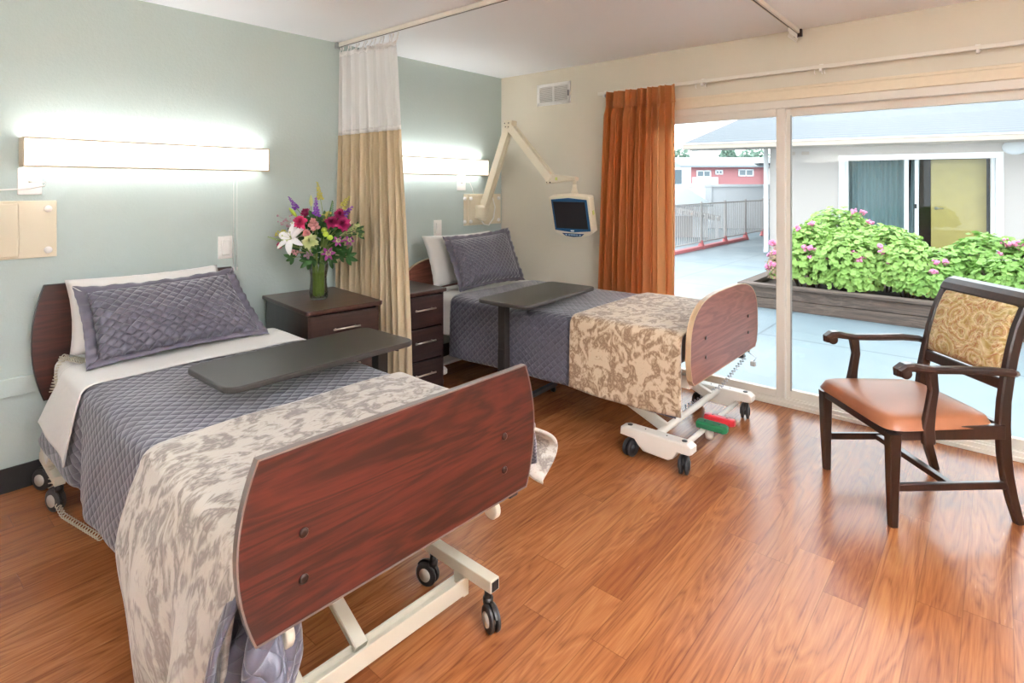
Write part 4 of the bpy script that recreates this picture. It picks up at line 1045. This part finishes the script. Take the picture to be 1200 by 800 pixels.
flower('blazing_star', 'tall violet flower spike in the middle of the bouquet', at(375, 247, .06), 'spike', pm['purple'], 0.021, .115)
flower('blazing_star', 'violet flower spike leaning right before the curtain', at(408, 248, .04), 'spike', pm['purple'], 0.018, .08)
flower('budded_flower_spike', 'tallest green budded spike at the top of the bouquet', at(375, 228, .0), 'spike', pm['yel'], 0.020, .11)
flower('budded_flower_spike', 'green budded spike at upper right before the curtain', at(403, 238, .0), 'spike', pm['yel'], 0.019, .08)
flower('lily_bud', 'long pale unopened lily bud beside the tall green spike', at(366, 234, .02), 'bud', pm['bud'], .02)
flower('lily_bud', 'green unopened lily bud beside the left violet spike', at(348, 247, .06), 'bud', pm['lime'], .02)
flower('orchid_bloom', 'purple orchid bloom low at the right front of the vase', at(392, 294, .11), 'lily', pm['orchid'], .042)
flower('orchid_bloom', 'purple orchid bloom at mid right of the bouquet', at(402, 280, .09), 'lily', pm['orchid'], .034)
flower('orchid_bloom', 'purple orchid bloom furthest right of the bouquet', at(413, 280, .06), 'lily', pm['orchid'], .032)
flower('filler_sprig', 'dusty mauve filler sprig at far left of the bouquet', at(336, 256, .02), 'sprig', pm['dusty'], .02)
flower('filler_sprig', 'pink filler sprig low in the front centre', at(367, 297, .10), 'sprig', pm['dusty'], .014)
flower('filler_sprig', 'pale yellow filler sprig at upper right centre', at(384, 250, .02), 'sprig', pm['yel'], .016)
flower('filler_sprig', 'cream green filler sprig reaching to the far right', at(421, 266, .03), 'sprig', pm['bud'], .022, 22)
flower('filler_sprig', 'yellow green filler sprig at left beside the lily', at(331, 272, .04), 'sprig', pm['yel'], .014)
flower('filler_sprig', 'small pink filler sprig beneath the large lily', at(351, 293, .08), 'sprig', pm['pale'], .010, 9)
flower('fern_frond', 'dull green fern frond at upper right of the bouquet', at(389, 237, -.01), 'fern', lf2, .045)
flower('fern_frond', 'bright fern frond pointing out at far left', at(318, 277, .02), 'fern', stemm, .022)
flower('fern_frond', 'small fern frond drooping by the vase mouth at right', at(386, 306, .09), 'fern', lfm, .02)
LV = [(345, 300), (356, 298), (363, 303), (382, 300), (398, 298), (408, 300), (383, 285), (395, 287), (380, 275), (345, 268), (341, 290), (389, 262), (383, 256), (412, 272), (420, 270), (356, 268), (375, 292), (388, 277), (402, 270), (366, 288), (398, 262), (405, 290), (350, 285), (377, 268), (360, 283), (384, 296), (378, 300), (370, 302), (358, 292), (392, 279), (399, 289), (364, 264), (372, 255), (381, 262), (352, 270), (396, 270), (409, 268), (386, 290), (347, 294), (364, 276), (374, 286), (389, 302)]
for i, (a, b_) in enumerate(LV):
    t = flower('leaf_stem', 'dark green leafy stem filling between the blooms in the vase', at(a, b_, rnd.uniform(-.05, .06)), 'leaf', lfm, rnd.uniform(.05, .075), 4, grp='leafy stems in the vase')
    t['category'] = 'leaf stem'

# ================================================================== OUTSIDE
GZ = -.05
struct('patio_ground', MB().box(-40, 45, .15, 70, GZ-.1, GZ), M['patio'])
# planter
pl = empty('planter_box', (3.2, 4.4, GZ), label='long weathered plank planter box on the patio', cat='planter'); o = (3.2, 4.4, GZ)
for (x0, x1, y0, y1) in ((1.1, 5.6, 3.30, 3.345), (1.1, 5.6, 5.4, 5.445), (1.1, 1.145, 3.345, 5.4), (5.555, 5.6, 3.345, 5.4)):
    for k in range(2):
        MB().box(x0, x1, y0, y1, GZ+k*.128, GZ+k*.128+.122, .006).build('plank', M['plank'], pl, o)
for (x0, x1, y0, y1) in ((1.05, 5.65, 3.26, 3.40), (1.05, 5.65, 5.35, 5.48), (1.05, 1.19, 3.40, 5.35), (5.51, 5.65, 3.40, 5.35)):
    MB().box(x0, x1, y0, y1, .206, .24, .005).build('cap_board', M['plank'], pl, o)
MB().box(1.145, 5.555, 3.345, 5.4, GZ, .16).build('soil', M['soil'], pl, o)
def bush(name, label, blobs, n, lm, fl, nf, seed, size=.05, stems=True):
    rr = random.Random(seed); c0 = blobs[0]
    t = empty(name, (c0[0], c0[1], .2), label=label, cat='shrub', group='flowering shrubs in the planter'); o = (c0[0], c0[1], .2); q = MB(); bm_ = q.bm
    tot = sum(b_[3]**2 for b_ in blobs); tops = []
    for bx, by, bz, br, bh in blobs:
        for k in range(int(n*br*br/tot)):
            a = rr.uniform(0, 2*PI); cz = rr.uniform(-.25, 1); sxy = math.sqrt(max(0, 1-cz*cz)); rad = rr.uniform(.78, 1.04)*(1+.13*nz(a*1.3, cz*2.5, 1.5, seed))
            nn = Vector((sxy*math.cos(a), sxy*math.sin(a), cz)); p = Vector((bx+nn.x*br*rad, by+nn.y*br*rad, bz+nn.z*bh*rad))
            if p.z < .22: continue
            if rad > .97 and cz > .1: tops.append((p, nn))
            s = size*rr.uniform(.5, 1.2); d = (nn+Vector((rr.uniform(-.6, .6), rr.uniform(-.6, .6), rr.uniform(-.1, .8)))).normalized()
            u = d.orthogonal().normalized(); u = Matrix.Rotation(rr.uniform(0, 6.28), 3, d) @ u; w_ = d.cross(u)
            cen = bm_.verts.new(p-d*s*.18); ring = []
            for j in range(9):
                th = 2*PI*j/9; rj = s*(.5+.5*(1 if j % 2 == 0 else .80))*(1 if j else .35); ring.append(bm_.verts.new(p+u*math.cos(th)*rj+w_*math.sin(th)*rj+d*s*.06*(j % 2)))
            for j in range(9): f_ = bm_.faces.new((cen, ring[j], ring[(j+1) % 9])); f_.smooth = False
    q.build('foliage', lm, t, o)
    q = MB()
    for bx, by, bz, br, bh in blobs:
        for k in range(8):
            a = rr.uniform(0, 6.28); q.tube([(bx+.05*math.cos(a), by+.05*math.sin(a), .15), (bx+br*.4*math.cos(a), by+br*.4*math.sin(a), bz), (bx+br*.7*math.cos(a), by+br*.7*math.sin(a), bz+bh*.5)], .01, 5)
    q.build('stems', M['bark'], t, o)
    rr.shuffle(tops); ct = Vector((3.53, -3.98, 1.4)); front = [p for p in tops if p[1].dot((ct-p[0]).normalized()) > .1] or tops
    for p, nn in front[:nf]:
        q = MB(); R0 = rr.uniform(.03, .055)
        for k in range(16): q.ball(p+nn*.05+Vector((rr.gauss(0, .45), rr.gauss(0, .45), rr.gauss(0, .35)))*R0, rr.uniform(.012, .02), 1)
        q.tube([p-nn*.05, p+nn*.05], .004, 5); q.build('flower_head', fl, t, o)
    return t
bush('geranium_bush', 'bright green pink-flowered geranium bush at the left of the planter', [(1.68, 3.78, .38, .36, .34), (2.2, 3.7, .34, .34, .26), (1.75, 4.0, .48, .42, .46), (2.1, 3.85, .45, .45, .42), (1.9, 4.6, .6, .5, .52), (2.5, 4.2, .52, .48, .42), (2.75, 3.85, .42, .40, .34)], 8500, M['gleaf'], M['gpink'], 22, 3, .040)
bush('geranium_bush', 'bright green pink-flowered geranium bush behind the chair back', [(2.95, 3.7, .34, .32, .26), (3.05, 3.95, .40, .36, .34), (3.45, 4.2, .45, .45, .44), (3.95, 4.1, .45, .5, .45), (4.5, 4.2, .5, .5, .42), (3.6, 3.8, .4, .36, .32)], 7600, M['gleaf2'], M['gpink'], 18, 5, .040)
bush('dry_shrub', 'sparse dry reddish shrub at the left end of the planter', [(1.50, 3.62, .36, .20, .30), (1.42, 3.75, .42, .17, .28)], 650, M['dry'], M['gpink'], 2, 9, .018)

# neighbouring house in its own frame
NH = Matrix.Translation((3.585, 9.22, 0)) @ Matrix.Rotation(math.atan2(.215, .976), 4, 'Z')
nh = empty('neighbour_house', (3.585, 9.22, GZ), math.atan2(.215, .976), 'pale grey house across the patio with a pale shingle roof', 'house'); 
def loc(o): o.location.z = -GZ; return o
q = MB(); q.box(-3.73, -2.4, 0, .2, GZ, 2.35); q.box(-.08, 7, 0, .2, GZ, 2.35); q.box(-2.4, -.08, 0, .2, 1.98, 2.35); q.box(-3.73, -3.53, .2, 7, GZ, 2.35); q.box(-2.4, -.08, 0, .2, GZ, .03)
loc(q.build('wall', M['stucco'], nh))
ev, le, sl, rd = -.86, -5.3, .155, 20.
q = MB(); b = q.bm; z0 = 2.30
def V(x, y, z): return b.verts.new((x, y, z))
A = V(le, ev, z0); B = V(14, ev, z0); C_ = V(14, ev+rd, z0+rd*sl); D_ = V(le, ev+rd, z0+rd*sl)
b.faces.new((A, B, C_, D_)); loc(q.build('roof', M['shingle'], nh, solid=.04))
q = MB(); q.box(le, 14, ev-.02, ev+.05, 2.19, 2.31, .01); q.box(le+.02, 14, ev+.05, .0, 2.2, 2.215); loc(q.build('gutter', M['gutter'], nh))
loc(MB().box(le, 14, ev-.035, ev-.012, 2.285, 2.31, .003).build('gutter_lip', M['owhite'], nh))
q = MB(); q.bar([(le, ev, z0-.05), (le, ev+rd, z0+rd*sl-.05)], .03, .14, side=(1, 0, 0)); loc(q.build('rake_board', M['gutter'], nh))
q = MB(); q.tube([(-3.80, -.05, 2.2), (-3.80, -.05, .2), (-3.80, -.15, .08)], .045, 8); loc(q.build('downspout', M['owhite'], nh))
for x in (-3.4, -3.15):
    loc(MB().box(x, x+.14, -.01, 0, 2.06, 2.13, .003).build('eave_vent', M['gutter'], nh))
gd = MB(); gd.box(-2.5, -2.39, -.03, .02, GZ, 2.04, .005); gd.box(-.10, .01, -.03, .02, GZ, 2.04, .005); gd.box(-2.39, -.1, -.03, .02, 1.93, 2.04, .005)
gd.box(-2.39, -2.33, .02, .1, 0, 1.93, .004); gd.box(-1.43, -1.36, .02, .07, 0, 1.93, .004); gd.box(-1.26, -1.20, .07, .12, 0, 1.93, .004); gd.box(-.15, -.1, .02, .12, 0, 1.93, .004); gd.box(-2.39, -.1, .02, .12, 0, .06, .004)
gdo = gd.build('patio_door_frame', M['owhite'], nh); loc(gdo)
MB().box(-2.34, -1.40, .045, .05, .06, 1.93).build('glass_pane', M['glass'], gdo)
MB().box(-1.24, -.15, .09, .095, .06, 1.93).build('glass_pane', M['glass'], gdo)
MB().box(-1.275, -1.235, -.0, .03, 1.02, 1.10, .004).build('door_latch', M['blk'], gdo)
# far room behind it
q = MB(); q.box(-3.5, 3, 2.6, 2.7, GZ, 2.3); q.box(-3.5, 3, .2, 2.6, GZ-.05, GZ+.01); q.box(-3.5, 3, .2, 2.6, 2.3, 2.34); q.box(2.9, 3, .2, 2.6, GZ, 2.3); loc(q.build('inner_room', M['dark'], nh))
def oc2(i, j): return (-2.32+.98*i, .2+.03*math.sin(i*60+math.sin(i*9)), .03+1.9*j)
dc = MB().grid(oc2, 160, 4).build('drape', M['ocurt'], nh); loc(dc)
def oc3(i, j): return (-1.30+.14*i-.05*(1-j), .2+.025*math.sin(i*14), .03+1.9*j)
loc(MB().grid(oc3, 20, 4).build('drape', M['ocurt'], nh))
yd = MB().box(-.98, -.16, .30, .34, .02, 1.93, .004).build('ochre_door', M['ydoor'], nh); loc(yd)
q = MB(); q.cyl((-.90, .30, 1.02), (-.90, .25, 1.02), .012, n=12); q.cyl((-.91, .25, 1.02), (-.80, .25, 1.02), .010, n=12); q.cyl((-.9, .30, 1.02), (-.9, .29, 1.02), .03, n=16); q.build('lever_handle', M['nickel'], yd)
q = MB(); q.lathe([(.0, .05), (.10, .045), (.15, .02), (.16, 0)], n=30, M=Matrix.Translation((.17, -.0, 2.11)) @ Matrix.Rotation(R(90), 4, 'X') @ Matrix.Diagonal((1.15, .8, 1, 1))); loc(q.build('wall_disc', M['owhite'], nh))  # white oval disc on the house wall
q = MB(); q.box(.36, .44, -.03, .02, 1.35, 2.02, .004); q.box(.36, 1.8, -.03, .02, 1.96, 2.04, .004); q.box(.36, 1.8, -.03, .02, 1.3, 1.37, .004); q.box(1.72, 1.8, -.03, .02, 1.35, 2.02, .004); wn = q.build('window_frame', M['owhite'], nh); loc(wn)
MB().box(.44, 1.72, -.01, -.002, 1.37, 1.96).build('pane', M['pane'], wn)

# steel fence
fn_ = empty('patio_fence', (-1.83, 10.5, GZ), label='taupe steel picket fence along the far left side of the patio', cat='fence'); o = (-1.83, 10.5, GZ)
def fence(y0, y1):
    MB().box(-1.845, -1.815, y0, y1, 1.0, 1.03, .004).build('top_rail', M['fencem'], fn_, o); MB().box(-1.845, -1.815, y0, y1, .10, .13, .004).build('bottom_rail', M['fencem'], fn_, o)
fence(5.6, 15.2)
y = 5.7; k = 0
while y < 15.2:
    MB().box(-1.838, -1.822, y-.008, y+.008, .12, 1.01).build('picket', M['fencem'], fn_, o); y += .115
for y in (5.7, 7.45, 9.2, 10.75, 12.3, 13.85, 15.1):
    p_ = MB().box(-1.855, -1.805, y-.025, y+.025, GZ, 1.07, .004).build('post', M['fencem'], fn_, o)
    MB().lathe([(.10, 0), (.09, .03), (.045, .16), (.04, .2)], c=(-1.83, y, GZ), n=10).build('red_post_base', M['redp'], p_)
MB().box(-1.90, -1.76, 5.6, 12.3, GZ, GZ+.07, .01).build('red_curb', M['redp'], fn_, o)

# low white building beyond the fence
ra = math.atan2(.65, .76); cam0 = Vector((3.534, -3.978, 0))
def far_root(name, t_, u, label, cat, group=None):
    p = cam0+Vector((-.65, .76, 0))*t_+Vector((.76, .65, 0))*(u*t_); return empty(name, (p.x, p.y, GZ), ra, label, cat, group)
def U(px): return (px-600)/667
lw = far_root('white_outbuilding', 20, U(864), 'low flat-topped white outbuilding beyond the steel fence', 'building')
q = MB(); q.box(-1.14, 1.6, 0, 3, 0, 1.40+.05, .01); q.build('wall', M['owhite'], lw)
MB().box(-1.2, 1.66, -.06, 3.06, 1.45, 1.55, .01).build('coping', M['owhite'], lw); MB().box(-1.16, -.9, -.05, .0, 0, 1.6, .01).build('corner_post', M['owhite'], lw)
gr = far_root('grey_shed', 16.5, U(805), 'low grey shed with a white rafter canopy beyond the fence at left', 'shed')
q = MB(); q.box(-2.2, .62, 0, 2.2, 0, .9); q.build('wall', M['owhite'], gr); q = MB(); q.prism([(-.2, .9), (2.4, 1.42), (2.4, 1.47), (-.2, .95)], 'x', -2.4, .7); q.build('roof', M['groof'], gr)
q = MB(); q.bar([(-1.4, -.6, 1.02), (.75, -.6, .62)], .08, .07, side=(0, 1, 0)); q.build('canopy_beam', M['fencem'], gr)
for k in range(12):
    x = -1.35+k*.18; z = 1.02-(x+1.4)*.186; MB().box(x, x+.07, -.75, -.1, z-.12, z-.02).build('rafter', M['fencem'], gr)
for x in (-.6, .6): MB().box(x, x+.07, -.66, -.59, 0, .66).build('canopy_post', M['owhite'], gr)
MB().box(-.35, .15, -.02, 0, .0, .62, .005).build('door', M['fencem'], gr)
# red two-storey house
TR = 45.
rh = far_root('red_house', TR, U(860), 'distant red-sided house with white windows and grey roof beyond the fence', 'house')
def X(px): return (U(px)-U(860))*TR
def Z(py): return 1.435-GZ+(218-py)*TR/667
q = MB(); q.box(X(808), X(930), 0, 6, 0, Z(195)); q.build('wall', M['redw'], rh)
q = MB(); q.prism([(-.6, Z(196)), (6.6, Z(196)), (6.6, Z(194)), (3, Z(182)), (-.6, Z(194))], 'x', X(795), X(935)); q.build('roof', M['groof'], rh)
for (a, b_, c1, d) in ((816, 833, 199.5, 208), (838, 847, 199, 204.5), (865, 883, 198, 206.5)):
    wf = MB(); x0, x1, z0, z1 = X(a), X(b_), Z(d), Z(c1); wf.box(x0, x1, -.06, 0, z0, z0+.1); wf.box(x0, x1, -.06, 0, z1-.1, z1); wf.box(x0, x0+.1, -.06, 0, z0, z1); wf.box(x1-.1, x1, -.06, 0, z0, z1); wf.box((x0+x1)/2-.04, (x0+x1)/2+.04, -.06, 0, z0, z1)
    w_ = wf.build('window_frame', M['owhite'], rh); MB().box(x0, x1, -.03, -.005, z0, z1).build('pane', M['pane'], w_)
MB().box(X(806), X(835), -1.2, -1.1, Z(215), Z(208)).build('balcony_wall', M['owhite'], rh)
MB().box(X(806), X(835), -1.2, 0, Z(215)-.1, Z(215)).build('balcony_floor', M['owhite'], rh)
MB().box(X(895), X(902), -.5, 0, 0, Z(197)).build('porch_post', M['stucco'], rh)
MB().box(X(884), X(903), -.9, 0, Z(194), Z(191.5)).build('porch_roof', M['blk'], rh)
for px in (815, 838, 851, 862): q = MB(); q.box(X(px)-.15, X(px)+.15, 1.5, 1.9, Z(188), Z(183.5)); q.box(X(px)-.2, X(px)+.2, 1.45, 1.95, Z(183.5), Z(183)); q.build('roof_vent', M['owhite'], rh)
ac = far_root('white_shed_unit', 30, U(802), 'small white box building with a grey window at far left beyond the fence', 'building')
q = MB(); q.box(-.75, .35, 0, 1.5, 0, 1.435-GZ+(218-196)*30/667); q.build('wall', M['owhite'], ac)
q = MB(); q.box(-.6, -.15, -.03, 0, 1.6, 2.35, .01); q.build('window', M['pane'], ac)
def tree(px, t_, ht, r, label, seed):
    rr = random.Random(seed); t = far_root('tree', t_, U(px), label, 'tree', 'distant trees behind the red house'); q = MB(); q.tube([(0, 0, 0), (0, 0, ht*.8)], lambda s: .25*(1-.7*s), 8); q.build('trunk', M['bark'], t)
    q = MB(); b = q.bm
    for k in range(700):
        d = Vector((rr.gauss(0, 1), rr.gauss(0, 1), rr.gauss(0, 1))).normalized(); p = Vector((0, 0, ht-r))+Vector((d.x*r, d.y*r, d.z*r*1.1))*rr.uniform(.5, 1.)*(1+.3*nz(d.x, d.y, 2, seed)); s = rr.uniform(.12, .3)
        u = Vector((rr.gauss(0, 1), rr.gauss(0, 1), rr.gauss(0, 1))).normalized(); w_ = u.orthogonal().normalized(); v3 = u.cross(w_)
        b.faces.new([b.verts.new(p+w_*s), b.verts.new(p+v3*s*.7), b.verts.new(p-w_*s), b.verts.new(p-v3*s*.7)])
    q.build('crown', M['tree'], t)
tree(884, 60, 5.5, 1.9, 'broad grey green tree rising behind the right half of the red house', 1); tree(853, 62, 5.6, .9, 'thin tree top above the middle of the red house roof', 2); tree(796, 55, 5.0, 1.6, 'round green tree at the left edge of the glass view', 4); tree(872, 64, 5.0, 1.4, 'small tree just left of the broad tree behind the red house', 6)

# ================================================================== LIGHT
wd = bpy.data.worlds.new('overcast sky'); sc.world = wd; wd.use_nodes = True
bg = wd.node_tree.nodes['Background']; bg.inputs[0].default_value = (.90, .96, 1., 1); bg.inputs[1].default_value = 1.65
def ceil_fill(x, y, e, label):  # unseen fill panel, added to raise the room's brightness
    t = empty('added_ceiling_fill', (x, y, H), label=label, cat='ceiling light', group='added fill lights'); o = (x, y, H)
    q = MB(); 
    for a in ((x-.31, x+.31, y-.61, y-.59), (x-.31, x+.31, y+.59, y+.61), (x-.31, x-.29, y-.6, y+.6), (x+.29, x+.31, y-.6, y+.6)): q.box(*a, H-.05, H)
    q.build('frame', M['white'], t, o); MB().box(x-.29, x+.29, y-.59, y+.59, H-.045, H-.03).build('diffuser', emis('added fill diffuser %d' % e, '#f3f6ff', e), t, o)
ceil_fill(4.1, -3.0, 12, 'rectangular ceiling light added out of view to brighten the room')
def uplight(x0, x1, y0, y1, label, um):  # made-up fixtures out of view, added to bounce fill off the ceiling
    t = empty('added_fill_uplight', ((x0+x1)/2, (y0+y1)/2, 1.7), label=label, cat='wall light', group='added fill uplights'); o = tuple(t.location)
    q = MB(); q.box(x0, x1, y0, y1, 1.66, 1.70, .004)
    for a in ((x0, x0+.01, y0, y1), (x1-.01, x1, y0, y1), (x0, x1, y0, y0+.01), (x0, x1, y1-.01, y1)): q.box(*a, 1.68, 1.80, .002)
    q.build('housing', M['lampfr'], t, o); MB().box(x0+.012, x1-.012, y0+.012, y1-.012, 1.745, 1.755).build('top_diffuser', um, t, o)
UL = emis('added fill acrylic', '#e6eeff', 165.); UF = emis('front added fill acrylic', '#e6eeff', 40.)
uplight(5.44, 5.6, -4.6, -2.2, 'long fill uplight added out of view on the right wall', UL); uplight(1.2, 3.6, -5.7, -5.54, 'long fill uplight added out of view on the front wall', UF)
# ================================================================== CAMERA
cam = bpy.data.cameras.new('camera'); co = bpy.data.objects.new('camera', cam); COL.objects.link(co)
cam.sensor_width = 36; cam.lens = 667/1200*36; cam.sensor_fit = 'HORIZONTAL'
cam.shift_x = 0; cam.shift_y = -(400-218)/1200
co.location = (3.534, -3.978, 1.435); co.rotation_euler = (R(90), 0, math.atan2(.650, .760)); cam.clip_start = .05; cam.clip_end = 300
sc.camera = co
vs = sc.view_settings; vs.view_transform = 'Standard'; vs.look = 'None'; vs.gamma = 1; vs.exposure = 1.54
try: vs.use_curve_mapping = False
except Exception: pass
